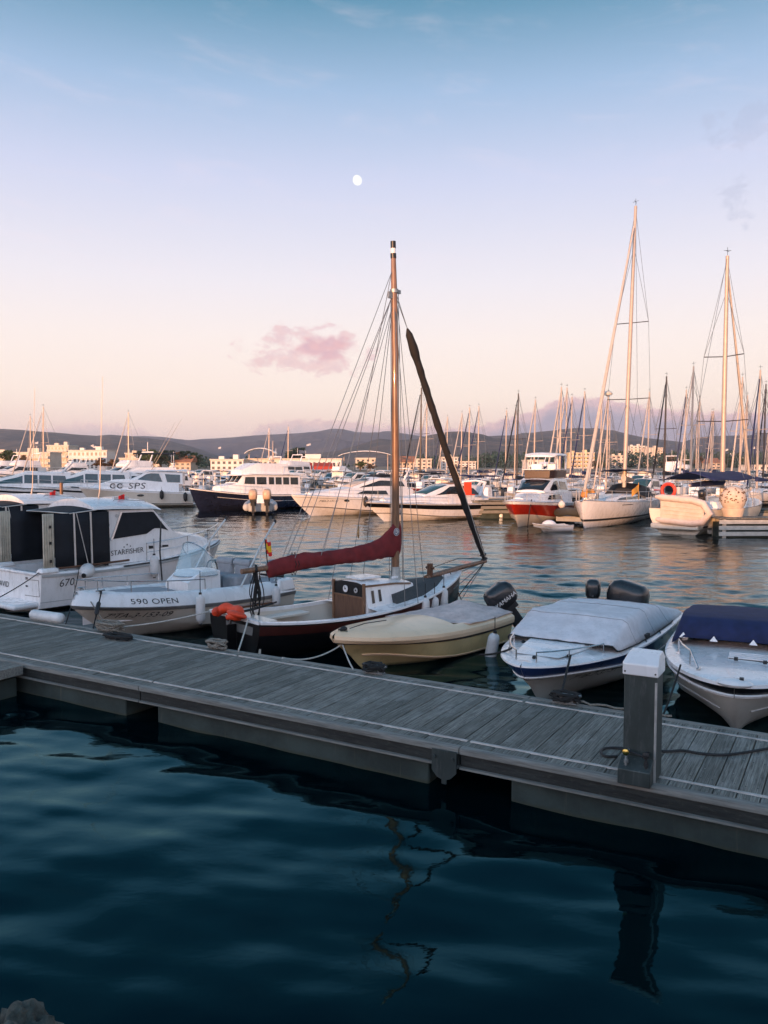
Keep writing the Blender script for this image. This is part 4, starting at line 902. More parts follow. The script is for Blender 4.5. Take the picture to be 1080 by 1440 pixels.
# orange life jacket
p = lon(rC, 323, 861, 'z', .86); mb = MB(); pp = []
for i in range(25):
    a_ = R(-140 + 280 * i / 24); pp.append(Vector((p.x - .06 + .24 * math.cos(a_) * .7, p.y + .34 * math.sin(a_), .85 + .05 * math.cos(a_) + .02 * math.sin(i * .9))))
mb.tube(pp, [.045 + .05 * min(1, min(i, 24 - i) / 4) * (1 + .12 * math.sin(i * 1.3)) for i in range(25)], 12)
k0 = mb.mark(); mb.ell((0, 0, 0), (.18, .26, .07), 20, 12); mb.xf(Matrix.Translation((p.x - .02, p.y - .28, .86)) @ Matrix.Rotation(-.2, 4, 'Z') @ Matrix.Rotation(.3, 4, 'Y'), k0)
tag(mb.build('life_jacket', orange, M=rootM(rC)), 'bright orange life jacket lying on the black sailboat transom', 'life jacket')
def heap(root, x, y, z, rx, m_, lb, seed, turns=5):
    rnd = random.Random(seed); mb = MB(); pts = [Vector((x + math.cos(i * .45) * rx * rnd.uniform(.4, 1), y + math.sin(i * .45) * rx * rnd.uniform(.4, 1), z + .03 + .05 * rnd.random() + .04 * i / (turns * 14))) for i in range(turns * 14)]
    mb.tube(pts, .016, 5); tag(mb.build('rope_heap', m_, M=rootM(rC)), lb, 'rope', 'rope heaps in the sailboat cockpit')
heap(rC, 1.0, -.35, .26, .2, ropew, 'pale rope heaped in the cockpit nearest the sailboat transom', 3); heap(rC, 1.8, .25, .26, .22, ropeg, 'brown rope heaped along the far bench of the sailboat', 5); heap(rC, 2.1, -.4, .26, .2, ropew, 'pale rope heaped in front of the sailboat companion door', 8)

# ================================================================== yellow speedboat
rD = boat('yellow_speedboat', 'small mustard and cream speedboat with raised black outboard beside the black sailboat', (2.03, 16.67), (-.85, 13.55), 'motorboat')
HD = Hull(4.25, 1.75, (.52, .52, .66), .92, .4, 2.2, .68, (.86, .38), (.04, .3), rake=.75)
mb = MB(); HD.mesh(mb); hu = mb.build('hull', ext, rD)
mb = MB(); HD.strip(mb, .84, .9, .012); mb.build('dark_band', mat('brown_band', (.05, .035, .025), .5), hu)
mb = MB(); HD.strip(mb, .905, 1, .03); mb.build('gunwale_lip', crm, hu)
mb = MB(); HD.strip(mb, .385, .43, .018, .0, .95); mb.build('spray_rail', crm, hu)
mb = MB(); HD.mould(mb, 0, 1, [(-.03, -.01, 0), (-.02, .05, 0), (.06, .1, 0), (.2, .13, 0), (.24, .1, 0), (.3, -.1, 0)], 32); HD.deck(mb, .42, .99, .17, .115, .09, 16); mb.build('deck', crm, rD)
mb = MB(); mb.tube([(3.2, .25, .86), (3.6, .1, .84), (3.95, .08, .8)], .008, 5); mb.box((4.05, 0, .775), (.14, .07, .06)); mb.ell((4.02, 0, .79), (.08, .05, .05), 10, 6); mb.build('bow_cleat', rubber, rD)
outboard(rD, (-.3, .3, .56), 1.18, R(36), R(-34), cowl, 'YAMAHA', letterw, 1)
tl = [(x, y) for x, y in ((.02, -.76), (.02, .76))]
mb = MB(); rows = []
for i in range(25):
    u = i / 24; row = []
    for k in range(17):
        v_ = lerp(-1, 1, k / 16); xf_ = lerp(2.05, 1.5, (v_ + 1) / 2); x = lerp(-.02, xf_, u); yb = (HD.b(x / HD.L) - .03)
        z = HD.zsh(x / HD.L) + .12 + .12 * (1 - abs(v_) ** 1.6) * math.sin(min(1, u * 1.1 + .12) * math.pi) ** .6 + .03 * noise.noise(Vector((x * 2.5, v_ * 3, 2))) - .03 * max(0, .3 - abs(noise.noise(Vector((x * 2 + v_, v_ * 3, 4))))) + (.1 * math.exp(-((x - .35) / .2) ** 2 - ((v_ + .3) / .3) ** 2))
        row.append((x, yb * v_, z))
    rows.append(row)
mb.grid(rows); tag(mb.build('boat_cover', tarpc, M=rootM(rD), solid=.01, ang=60), 'dusty pinkish grey tarpaulin laid over the yellow speedboat cockpit', 'cover')
p = lon(rD, 691, 915, 'y', 1.1); fender(on_boat(rD, p.x, 1.1, p.z), .11, .75, 'long white fender hanging tilted between the yellow and blue striped boats', (R(16), R(-60)), .3)

# ================================================================== white boat with blue stripe and grey cover
rE = boat('striped_runabout', 'white runabout with blue sheer stripe under a pale grey cover', (5.1, 16.3), (1.93, 11.2), 'motorboat')
HE = Hull(6.0, 2.15, (.66, .66, .76), .92, .4, 2.3, .62, (.86, .42), (.06, .36), rake=.85)
mb = MB(); HE.mesh(mb); hu = mb.build('hull', greyw, rE)
mb = MB(); HE.strip(mb, .76, .985, .012); mb.build('blue_stripe', blues, hu)
mb = MB(); HE.strip(mb, .725, .76, .03); mb.build('rub_rail', gel, hu)
mb = MB(); HE.strip(mb, .66, .725, .006); mb.build('dark_band', black, hu)
mb = MB(); HE.mould(mb, 0, 1, [(-.014, -.004, 0), (-.008, .02, 0), (.06, .05, 0), (.2, .06, 0), (.25, .0, 0)], 32); HE.deck(mb, .5, .992, .15, .052, .05, 16); mb.build('deck', gel, rE)
mb = MB(); rows = []
for i in range(9):
    x = lerp(4.35, 5.45, i / 8); wv = lerp(.46, .3, i / 8); z0 = HE.zsh(x / 6) + .085; h_ = .07 * math.sin(min(1, (1 - i / 8) * 1.5) * math.pi / 2)
    rows.append([(x, -wv - .05, z0), (x, -wv, z0 + h_), (x, wv, z0 + h_), (x, wv + .05, z0)])
mb.grid(rows); mb.build('deck_hatch', gel, rE)
mb = MB()
for s in (1, -1):
    b_ = [Vector((x, s * max(.05, HE.b(x / 6) - .14), HE.zsh(x / 6) + .06)) for x in (4.5, 4.9, 5.3, 5.62, 5.8)]
    mb.tube([b_[0]] + [q + Vector((0, 0, .14)) for q in b_[:]] + [b_[-1]], .012, 6); mb.tube([b_[2], b_[2] + Vector((0, 0, .14))], .01, 6)
mb.build('bow_rail', steel, rE)
for x, y in ((5.2, .42), (5.2, -.5), (4.55, -.55), (5.62, .05)): MB().ell((x, y, HE.zsh(x / 6) + .09), (.05, .03, .025), 10, 6).build('deck_fitting', rubber, rE)
p = lon(rE, 763, 953, 'y', .4); v, f = text_geo('7ª IB-7-37-91', .15, .2); k = .95 / max(q[0] for q in v)
mb = MB(); mb.add([HE.at(4.95 - q[0] * k, .38 + q[1] * .8, 1, .008) for q in v], f); mb.build('lettering', letter, rE, smooth=False)
st = [(4.5, .85, .9, .84), (4.35, .93, .92, .82), (3.75, 1.1, .97, .84), (3.65, 1.15, .98, .84), (3.4, 1.15, .98, .84), (2.7, 1.12, 1.0, .8), (1.9, 1.1, 1.0, .78), (1.2, 1.0, 1.0, .78), (.7, .92, .99, .78), (.3, .82, .98, .85), (.05, .75, .97, .9)]
mb = MB(); rows = []
for i in range(57):
    x = lerp(4.5, .05, i / 56); q = sorted(st); zt, wb, wt = interp(q, x); zb = HE.zsh(x / 6) + .05; row = []
    for k in range(25):
        v_ = lerp(-1, 1, k / 24); a = abs(v_)
        xx = x - .55 * (a ** 3) * (1 if x > 3.3 else max(0, (x - 2.3))) * .35
        if a > .72: u = (a - .72) / .28; y = lerp(wt, wb, u); z = lerp(zt, zb, u ** .9)
        else: y = wt * a / .72; z = zt + .02 * (1 - (a / .72) ** 2) - .035 * math.sin(x * 2.6) ** 2 * (1 - a)
        nz_ = .012 * noise.noise(Vector((x * 3, v_ * 4, 5))) - .028 * max(0, .35 - abs(noise.noise(Vector((x * 1.6 + v_ * 2, v_ * 5 - x, 2))))) + .03 * max(0, .2 - abs(noise.noise(Vector((x * 4 - v_ * 3, v_ * 3 + x * 2, 7)))))
        row.append((xx, math.copysign(y, v_) if v_ else 0, max(z + nz_, zb)))
    rows.append(row)
mb.grid(rows); cvE = tag(mb.build('boat_cover', greyc, M=rootM(rE), solid=.008, ang=60), 'pale grey fabric cover stretched over the blue striped runabout', 'cover')
mb = MB(); mb.tube([Vector(rows[0][k]) + Vector((.02, 0, .01)) for k in range(25)], .014, 6)
for s in (0, 24): mb.tube([Vector(rows[i][s]) + Vector((0, .01 if s else -.01, .01)) for i in range(0, 44)], .012, 6)
mb.build('cover_edge_cord', rubber, cvE)
mb = MB()
for i in (10, 26, 40): mb.tube([Vector(rows[i][k]) + Vector((0, 0, .008)) for k in range(25)], .006, 5)
mb.build('cover_seam', mat('seam_tape', (.3, .29, .3), .8), cvE)
outboard(rE, (-.2, -.05, .5), 1.5, R(14), R(78), cowl); outboard(rE, (-.12, -.88, .8), .9, 0, R(15), cowl)
mb = MB()
for x in (3.1, 2.2): mb.tube([(x, HE.b(x / 6) - .05, .74), (x + .05, HE.b(x / 6) + .01, .6)], .01, 5)
mb.box((2.9, .98, .76), (.2, .06, .06)); mb.build('cover_strap', rubber, cvE)

# ================================================================== right hand runabout under navy tarp
rG = boat('tarped_runabout', 'white runabout with slatted deck vent under a navy tarp at the right edge', (6.7, 14.6), (4.4, 9.95), 'motorboat')
HG = Hull(5.2, 2.25, (.72, .72, .84), .92, .4, 2.3, .58, (.84, .5), (.06, .32), rake=.7)
mb = MB(); HG.mesh(mb); hu = mb.build('hull', greyw, rG)
mb = MB(); HG.strip(mb, .87, .985, .012); mb.build('dark_band', black, hu)
mb = MB(); HG.strip(mb, .835, .87, .04); mb.build('rub_rail', gel, hu)
mb = MB(); HG.strip(mb, .52, .53, .012, .0, .97); mb.build('knuckle_line', gelg, hu)
mb = MB(); HG.mould(mb, 0, 1, [(-.015, -.02, 0), (-.01, .025, 0), (.05, .05, 0), (.2, .06, 0), (.25, 0, 0)], 32); HG.deck(mb, .45, .992, .15, .052, .05, 16); mb.build('deck', gel, rG)
mb = MB(); mb.ell((5.12, 0, .86), (.14, .22, .06), 16, 8); mb.build('bow_cap', gel, rG)
for s in (-1, 1):
    b_ = [Vector((x, s * (HG.b(x / 5.2) - .17), HG.zsh(x / 5.2) + .07)) for x in (3.5, 3.9, 4.35, 4.62)]; mb = MB()
    tp = [q + Vector((0, 0, .2)) for q in b_]; mb.tube([b_[0], tp[0], tp[1], tp[2], b_[3]], .014, 6); mb.tube([b_[2], tp[2]], .014, 6)
    for q in (b_[0], b_[3]): mb.box(q, (.12, .05, .03))
    mb.build('bow_rail', steel, rG)
mb = MB()
vq = lon(rG, 1056, 921, 'z', .9)
for k in range(4): mb.box((vq.x - .16 + k * .105, vq.y + .02, HG.zsh(.62) + .135), (.05, .62, .025))
lv = mb.build('deck_vent', gel, rG, bevel=.006)
mb = MB(); mb.box((vq.x, vq.y + .02, HG.zsh(.62) + .11), (.42, .6, .03)); mb.build('vent_dark_plate', rubber, lv, smooth=False)  # black plate on the deck stands in for the shaded recess under the slats
for px_, py_ in ((1043, 955), (1035, 926), (1076, 931)):
    q = lon(rG, px_, py_, 'z', .92); MB().box((q.x, q.y, .915), (.07, .05, .04)).build('deck_fitting', rubber, rG)
mb = MB(); rows = []
for i in range(21):
    x = lerp(2.95, .1, i / 20); zt = interp([(.1, 1.0), (1.0, 1.12), (2.3, 1.21), (2.72, 1.2), (2.8, 1.14), (2.95, .93)], x)[0]; wb = HG.b(x / 5.2) - .06; row = []
    for k in range(17):
        v_ = lerp(-1, 1, k / 16); a = abs(v_)
        if a > .75: u = (a - .75) / .25; y = lerp(wb * .86, wb, u); z = lerp(zt, .8, u)
        else: y = wb * .86 * a / .75; z = zt + .025 * (1 - (a / .75) ** 2)
        row.append((x - .25 * a ** 3, math.copysign(y, v_) if v_ else 0, z + .012 * noise.noise(Vector((x * 4, v_ * 5, 3)))))
    rows.append(row)
mb.grid(rows); cvG = tag(mb.build('boat_tarp', navyc, M=rootM(rG), solid=.008, ang=60), 'navy blue tarp covering the cockpit of the rightmost runabout', 'cover')
mb = MB()
for y in (-.85, -.4, .15, .6):
    x = 2.97 - .25 * abs(y / 1.05) ** 3; mb.prism([(x, y - .06, .92), (x, y + .06, .92), (x - .02, y, 1.0)], (.015, 0, .004))
mb.build('snap_tab', gel, cvG, smooth=False)

# ------------------------------------------------------------------ mooring lines
def pl(px, py, dz=.02, inset=.06):
    q = ploc(px, py); return pworld(q.x, WB(q.x) - inset, ZD + dz)
def bowpt(r, H, x, y, z): return on_boat(r, x, y, z)
rope(on_boat(rA, .15, -.95, 1.05), atz(-25, 852, .55), .05, .014, ropeb, 'black stern line running left from the cruiser marked 670', group=None)
rope(on_boat(rB, 5.0, .36, 1.1), pl(135, 884), .02, .014, ropeb, 'black bow line with a thick snubber on the open console boat', group=None)
a = on_boat(rB, 5.0, .36, 1.1); b = pl(135, 884); mb = MB(); mb.tube([a.lerp(b, .3), a.lerp(b, .35), a.lerp(b, .6), a.lerp(b, .65)], [.02, .045, .045, .02], 8); tag(mb.build('mooring_snubber', rubber), 'black rubber snubber on the console boat bow line', 'snubber')
rope(on_boat(rB, 5.0, -.3, 1.1), pl(156, 888), .01, .01, ropeg, 'thin grey line from the console boat bow down to the beige tangle', group=None)
rope(on_boat(rA, 1.0, -1.15, 1.0), pl(96, 878), .1, .012, ropeb, 'thin black line from the cruiser quarter down past its fat fender', group=None)
rope(pl(157, 886, .06), on_boat(rC, .1, .8, .78), .06, .014, ropew, 'long white line from the beige tangle to the black sailboat stern', group=None)
rope(on_boat(rC, .0, -.5, .8), pl(345, 914), .02, .014, ropew, 'short white stern line from the black sailboat tiller to the pontoon', group=None)
rope(on_boat(rD, 4.1, .05, .55), pl(393, 928), .12, .013, ropew, 'white bow line of the yellow speedboat running left to the pontoon', group=None)
rope(on_boat(rD, 4.1, .05, .55), pl(502, 940), .03, .012, ropew, 'white bow line of the yellow speedboat running down to the pontoon', group=None)
rope(on_boat(rE, 5.35, .5, .86), pl(797, 980), .0, .016, ropeb, 'black line dropping straight from the blue striped bow to its cleat', group=None)
rope(on_boat(rE, 5.4, -.4, .86), on_boat(rE, 5.0, -1.1, .6), .03, .016, ropeb, 'short black line over the far bow of the blue striped runabout', group=None)
rope(on_boat(rG, 4.6, -.7, .9), pl(925, 1000, -.2, -.3), .05, .013, ropeb, 'black bow line of the navy tarped runabout reaching towards the service post', group=None)
pile = atz(86, 1000, 0)
mb = MB(); q = aty(86, 679, 33); mb.tube([(q.x, 33, -1.5), (q.x, 33, q.z)], .07, 10); o = mb.build('mooring_pile', wood); tag(o, 'reddish wooden pile top showing above the left cruiser roofs', 'pile')
# ================================================================== far row of yachts
def yboat(name, label, px, py, th, L, cat='yacht', group=None, bowfrac=.94, sc=(1, 1, 1)):
    b = atz(px, py, 0); d = Vector((-math.sin(R(th)), -math.cos(R(th)), 0)); s = b - d * L * bowfrac * sc[0]
    q = thing(name, label, cat, (s.x, s.y, 0), math.atan2(d.y, d.x), group); q.scale = sc; return q
def stdrail(H, r, t0, inset, dz, h, n=12, every=3, m=None, rad=.02):
    mb = MB(); rail(mb, H.around(t0, inset, dz, n, .985), h, rad, every, n=5, mid=True); return mb.build('bow_rail', m or railm, r)
def yfender(r, x, y, z, label, m=None, rr=.17, ln=.75): return fender(on_boat(r, x, y, z), rr, ln, label, (0, 0), .3, m or rubber)

# white and ivory cruiser with big lettering, broadside on the left
r = yboat('lettered_cruiser', 'ivory cruiser broadside with bold black letters on its coachroof side', 122, 713, 82, 9.8)
H = Hull(9.8, 3.2, (1.25, 1.45, 1.75), .95, .4, 2.4, .75, zc=(.2, .7), zk=(-.4, -.1), rake=1.5)
mb = MB(); H.mesh(mb); hu = mb.build('hull', gel2, r)
mb = MB(); H.strip(mb, .93, .99, .04); mb.build('rub_rail', gel, hu)
mb = MB(); H.strip(mb, .43, .47, .01); mb.build('boot_stripe', black, hu)
mb = MB(); H.deck(mb, 0, 1, .02, .02, .06); mb.build('deck', gel, r)
Cb = Cab([(1.2, 1.3, 1.35, 2.05, 1.2), (4.8, 1.4, 1.35, 2.4, 1.2), (6.9, 1.5, 1.25, 2.3, 1.05), (8.6, 1.65, .6, 1.8, .4)], .1); mb = MB(); Cb.mesh(mb); ca = mb.build('coachroof', gel, r)
C2 = Cab([(.9, 2.0, 1.15, 3.0, 1.0), (3.6, 2.1, 1.15, 3.1, 1.0), (4.3, 2.15, 1.1, 2.9, .95), (5.6, 2.2, 1.0, 2.3, .85)], .06); mb = MB(); C2.mesh(mb); wh = mb.build('wheelhouse', gel, r)
for s in (1, -1):
    C2.win([(2.6, .12), (2.9, .85), (4.0, .85), (4.5, .6), (5.2, .15)], s, wh, glassb); C2.win([(1.1, .12), (1.1, .8), (2.4, .82), (2.2, .12)], s, wh, glassb)
    mb = MB(); mb.tube([C2.side(2.5, .05, s, .03), C2.side(2.8, .9, s, .03)], .04, 6); mb.build('window_pillar', gel, wh)
C2.screen(4.35, 5.5, .85, .85, wh, glassb)
mb = MB(); mb.box((2.3, 0, 3.16), (3.6, 2.3, .1), top=(.95, .9)); mb.build('hardtop', gel, r, bevel=.04)
v, f = text_geo('SPS', .62, .15, 1.1); wd = max(q[0] for q in v)
def oncr(x, z, d=.012):
    zb, wb, zt, wt = interp(Cb.st, x); return Cb.side(x, (z - zb) / (zt - zb), 1, d)
k = 1.5 / wd
mb = MB(); mb.add([oncr(5.5 - q[0] * k, 1.62 + q[1] * 1.2) for q in v], f); mb.build('lettering', letter, ca, smooth=False)
for cx in (6.15, 6.75):
    mb = MB(); pr = [[oncr(cx - rr * 1.3 * math.cos(a), 1.86 + rr * 1.1 * math.sin(a), .014) for a in [R(40 + 280 * i / 16) for i in range(17)]] for rr in (.12, .21)]; mb.grid(pr); mb.box(oncr(cx - .15, 1.86, .016), (.3, .03, .06)); mb.build('ring_emblem', letter, ca, smooth=False)
mb = MB(); mb.ell(H.at(4.4, 1.05, 1, .01), (.3, .03, .1)); mb.build('porthole', glassd, hu)
stdrail(H, r, .5, .15, .05, .6)
yfender(r, 2.6, 1.75, 1.1, 'left black fender on the lettered ivory cruiser'); yfender(r, .6, 1.75, .9, 'right black fender on the lettered ivory cruiser stern')
mb = MB(); mb.box((-.5, 0, .3), (1.0, 2.6, .15)); mb.build('swim_platform', gel, r, bevel=.04)
tn = thing('stowed_tender', 'white tender stowed on edge across the lettered cruiser stern', 'dinghy', on_boat(r, -.55, 0, .95), r.rotation_euler.z)
mb = MB(); mb.tube([(-.1, -1.2, -.35), (0, 0, -.4), (-.1, 1.1, -.35), (-.05, 1.45, 0), (-.1, 1.1, .35), (0, 0, .4), (-.1, -1.2, .35)], .2, 10); mb.build('tube', gel, tn)
mb = MB(); mb.box((0, 0, 0), (.1, 2.2, .6)); mb.build('floor', gelg, tn)

# navy trawler yacht
r = yboat('trawler_yacht', 'navy hulled trawler yacht with white pilothouse and flybridge', 277, 719, 50, 12.5, sc=(.82, .86, .79))
H = Hull(12.5, 4.0, (1.5, 1.6, 2.35), .93, .42, 2.3, .75, zc=(.2, .8), zk=(-.5, -.2), rake=1.1, flare=1.5)
mb = MB(); H.mesh(mb); hu = mb.build('hull', navy, r)
mb = MB(); H.strip(mb, .96, 1, .04); mb.build('rub_rail', gel, hu)
mb = MB(); H.strip(mb, .72, .735, .012, 0, .82); mb.build('coachline', gel, hu)
mb = MB(); H.deck(mb, 0, 1, .02, .02, .05); mb.build('deck', gel, r)
Cb = Cab([(.8, 1.5, 1.55, 3.5, 1.45), (5.8, 1.6, 1.55, 3.6, 1.45), (7.4, 1.75, 1.45, 3.6, 1.3), (8.0, 1.8, 1.35, 2.75, 1.15), (9.6, 2.0, .9, 2.45, .75)], .05); mb = MB(); Cb.mesh(mb); ca = mb.build('pilothouse', gel, r)
for s in (1, -1):
    for a, b_ in ((1.1, 2.0), (2.2, 2.9), (3.1, 3.8), (4.0, 4.6), (4.9, 6.0), (6.2, 7.2)): Cb.win([(a, .52), (a, .9), (b_, .9), (b_ + (.15 if b_ > 7 else 0), .52)], s, ca, glassd, .02)
for w0, w1 in ((-.95, -.4), (-.3, .3), (.4, .95)):
    mb = MB(); mb.grid([[Cb.top(x, w_, .025) for w_ in (w0, (w0 + w1) / 2, w1)] for x in (7.48, 7.94)]); mb.build('windscreen', glassd, ca, solid=.01)
C2 = Cab([(.2, 3.62, 1.7, 3.72, 1.68), (6.5, 3.66, 1.65, 3.78, 1.62), (8.0, 3.55, 1.3, 3.6, 1.2)], .04); mb = MB(); C2.mesh(mb); mb.build('roof_overhang', gel, r)
C3 = Cab([(2.2, 3.7, 1.4, 4.75, 1.3), (5.8, 3.7, 1.35, 4.8, 1.2), (7.4, 3.7, 1.1, 4.1, .95)], .05); mb = MB(); C3.mesh(mb); fb = mb.build('flybridge', gel, r)
mb = MB(); mb.box((3.0, .7, 4.2), (.9, .7, .9)); mb.box((2.4, -.6, 4.1), (.6, .6, .7)); mb.build('helm_console', gel, fb, bevel=.05)
mb = MB(); mb.tube([(3.2, 0, 3.7), (3.1, 0, 7.2)], [.08, .04], 8); mb.tube([(3.2, -.6, 5.6), (3.2, .6, 5.6)], .03, 6); mb.lathe([(.001, 0), (.28, .02), (.3, .12), (.2, .2), (.001, .22)], (3.3, 0, 5.0), 12); mb.tube([(3.12, 0, 6.6), (4.0, 0, 6.2)], .02, 5); mb.build('signal_mast', mastw, r)
stdrail(H, r, .45, .12, .05, .75)
mb = MB(); rail(mb, [Vector((x, y, 3.75)) for x, y in ((3, 1.5), (1.5, 1.55), (.4, 1.5), (.4, 0), (.4, -1.5), (1.5, -1.55), (3, -1.5))], .7, .02, 1, n=5); mb.build('boat_deck_rail', railm, r)
def rib(px, py, th, label, cm, group=None):
    p = atz(px, py, 0); d = Vector((math.sin(R(th)), math.cos(R(th)), 0)); q = thing('inflatable_boat', label, 'inflatable boat', (p.x, p.y, 0), math.atan2(d.y, d.x), group)
    mb = MB(); mb.tube([(0, -1, .55), (.1, -1, .55), (2.8, -1, .6), (4.2, -.75, .75), (4.9, 0, .9), (4.2, .75, .75), (2.8, 1, .6), (.1, 1, .55), (0, 1, .55)], [.12, .27, .28, .27, .25, .27, .28, .27, .12], 10); mb.build('tube', mat('grey_inflatable', (.4, .4, .4), .6, var=.1), q)
    mb = MB(); mb.box((2.2, 0, .4), (4.2, 1.7, .3), top=(1, 1)); mb.box((.1, 0, .6), (.15, 1.7, .5)); mb.build('hull', gelg, q)
    mb = MB(); mb.box((2.2, 0, .95), (.7, .6, .9), top=(.7, .8)); mb.build('console', gel, q, bevel=.04)
    return q
r = rib(366, 724, -8, 'grey inflatable with two tan topped outboards in front of the navy trawler yacht', None)
for y in (-.5, .5): outboard(r, (-.25, y, 1.15), 1.75, R(-4), 0, cowlt)

# white sports yacht
r = yboat('sports_yacht', 'long white sports yacht with raked foredeck and tall radar arch beside the navy trawler yacht', 421, 727, 49, 13, sc=(.88, .85, .72))
H = Hull(13, 3.9, (1.5, 1.75, 2.2), .94, .4, 2.5, .75, zc=(.25, .9), zk=(-.5, -.1), rake=2.0, flare=1.4)
mb = MB(); H.mesh(mb); hu = mb.build('hull', gel, r)
mb = MB(); H.strip(mb, .9, .93, .03); mb.build('rub_rail', gelg, hu)
mb = MB(); H.strip(mb, .42, .46, .012); mb.build('boot_stripe', antif, hu)
H.text('7ªBA-2-131-91', 10.9, 1.45, .26, 1, letter, hu, .012, .1)
mb = MB(); mb.ell(H.at(8.6, 1.55, 1, .01), (.34, .04, .12)); mb.build('porthole', glassd, hu)
mb = MB(); H.deck(mb, 0, 1, .02, .02, .12); mb.build('deck', gel, r)
Cb = Cab([(1.0, 1.5, 1.5, 2.5, 1.35), (5.5, 1.7, 1.55, 2.75, 1.35), (8.0, 1.9, 1.35, 2.7, 1.0), (11.4, 2.1, .6, 2.25, .4)], .15); mb = MB(); Cb.mesh(mb); ca = mb.build('coachroof', gel, r)
C2 = Cab([(1.6, 2.45, 1.3, 3.6, 1.15), (4.6, 2.6, 1.35, 3.75, 1.15), (5.6, 2.65, 1.3, 3.5, 1.1), (7.6, 2.7, 1.0, 2.75, .85)], .1); mb = MB(); C2.mesh(mb); wh = mb.build('wheelhouse', gel, r)
for s in (1, -1):
    C2.win([(1.9, .3), (2.2, .75), (4.9, .78), (6.6, .5), (6.9, .25)], s, wh, glassd); Cb.win([(4.0, .35), (4.2, .75), (6.6, .7), (7.4, .35)], s, ca, glassd)
C2.screen(5.3, 5.65, .5, .5, wh, darkc)
mb = MB(); mb.grid([[C2.top(x, w_, .03) for w_ in (-.85, -.4, 0, .4, .85)] for x in (5.7, 6.3, 6.9, 7.5)]); mb.build('screen_cover', sailc, wh, solid=.01)
mb = MB(); mb.box((3.2, 0, 3.95), (2.6, 1.6, .3), top=(.8, .9)); mb.build('helm_hood', darkc, r, bevel=.05)
mb = MB(); mb.tube([(1.9, -1.2, 3.5), (1.2, -1.1, 4.7), (1.2, 1.1, 4.7), (1.9, 1.2, 3.5)], .09, 8); mb.build('radar_arch', gel, r)
stdrail(H, r, .42, .12, .04, .7)
yfender(r, 7.0, 2.1, 1.4, 'black fender on the white sports yacht side')

# express cruiser with black stripe
r = yboat('express_cruiser', 'white express cruiser with broad black sheer stripe and swept windows behind the tan mast', 526, 735, 51, 11.2, sc=(.93, .9, .79))
H = Hull(11.2, 3.5, (1.25, 1.35, 1.65), .94, .4, 2.4, .75, zc=(.2, .7), zk=(-.45, -.1), rake=1.7, flare=1.4)
mb = MB(); H.mesh(mb); hu = mb.build('hull', gel, r)
mb = MB(); H.strip(mb, .76, .97, .012); mb.build('black_stripe', black, hu)
mb = MB(); H.strip(mb, .42, .455, .012); mb.build('boot_stripe', antif, hu)
mb = MB(); H.deck(mb, 0, 1, .02, .03, .16); mb.build('deck', gel, r)
Cb = Cab([(.6, 1.3, 1.35, 1.9, 1.2), (5.2, 1.4, 1.35, 2.05, 1.2), (7.0, 1.55, 1.15, 2.0, .9), (9.8, 1.65, .5, 1.8, .3)], .12); mb = MB(); Cb.mesh(mb); ca = mb.build('coachroof', gel, r)
C2 = Cab([(1.0, 1.85, 1.2, 2.7, 1.0), (3.0, 2.0, 1.25, 3.05, 1.0), (4.4, 2.05, 1.2, 2.95, .95), (6.6, 2.05, 1.0, 2.1, .8)], .08); mb = MB(); C2.mesh(mb); wh = mb.build('wheelhouse', gel, r)
for s in (1, -1):
    C2.win([(3.6, .12), (3.7, .82), (4.4, .82), (5.8, .15)], s, wh, glassd); C2.win([(1.5, .15), (2.0, .7), (3.35, .82), (3.3, .12)], s, wh, glassd)
C2.screen(4.5, 6.4, .9, .9, wh, glassb)
mb = MB(); mb.grid([[C2.top(x, w_, .03) for w_ in (-.9, -.4, 0, .4, .9)] for x in (2.2, 2.9, 3.6, 4.3)]); mb.build('sunroof_cover', mat('brown_canvas', (.2, .11, .07), .85), wh, solid=.01)
mb = MB(); mb.tube([(1.6, -1.3, 1.9), (.9, -1.2, 3.1), (.7, 0, 3.25), (.9, 1.2, 3.1), (1.6, 1.3, 1.9)], [.16, .12, .1, .12, .16], 8); mb.build('radar_arch', gel, r)
stdrail(H, r, .45, .12, .04, .55)
mb = MB(); mb.tube([(10.6, 0, 1.9), (11.3, 0, 1.7)], .06, 6); mb.build('bow_roller', steel, r)
yfender(r, 9.6, 1.0, 1.2, 'pale fender hung at the express cruiser bow', fendw)

# red hulled flybridge yacht
r = yboat('red_motor_yacht', 'red hulled flybridge yacht with white topsides, bow on in the sun', 724, 743, 25, 13, sc=(.8, .78, .73))
H = Hull(13, 4.2, (1.5, 1.8, 2.15), .94, .4, 2.4, .72, zc=(.3, .95), zk=(-.5, -.1), rake=1.7, flare=1.5)
mb = MB(); H.mesh(mb); hu = mb.build('hull', redp, r)
mb = MB(); H.strip(mb, .9, 1.0, .03); mb.build('sheer_band', gel, hu)
mb = MB(); H.mesh(mb, f0=0, f1=.47, d=.012, transom=False); mb.build('boot_top', gel2, hu)
mb = MB(); H.deck(mb, 0, 1, .02, .03, .2); mb.build('deck', gel, r)
Cb = Cab([(.8, 1.6, 1.75, 2.6, 1.6), (6.5, 1.8, 1.7, 2.75, 1.5), (8.5, 1.95, 1.4, 2.6, 1.0), (11.4, 2.1, .6, 2.3, .35)], .12); mb = MB(); Cb.mesh(mb); ca = mb.build('coachroof', gel, r)
C2 = Cab([(1.5, 2.5, 1.6, 3.75, 1.35), (5.4, 2.65, 1.6, 3.85, 1.3), (6.2, 2.7, 1.5, 3.7, 1.25), (8.1, 2.7, 1.2, 2.8, 1.05)], .1); mb = MB(); C2.mesh(mb); wh = mb.build('wheelhouse', gel, r)
C2.screen(6.3, 8.0, .96, .96, wh, glassd)
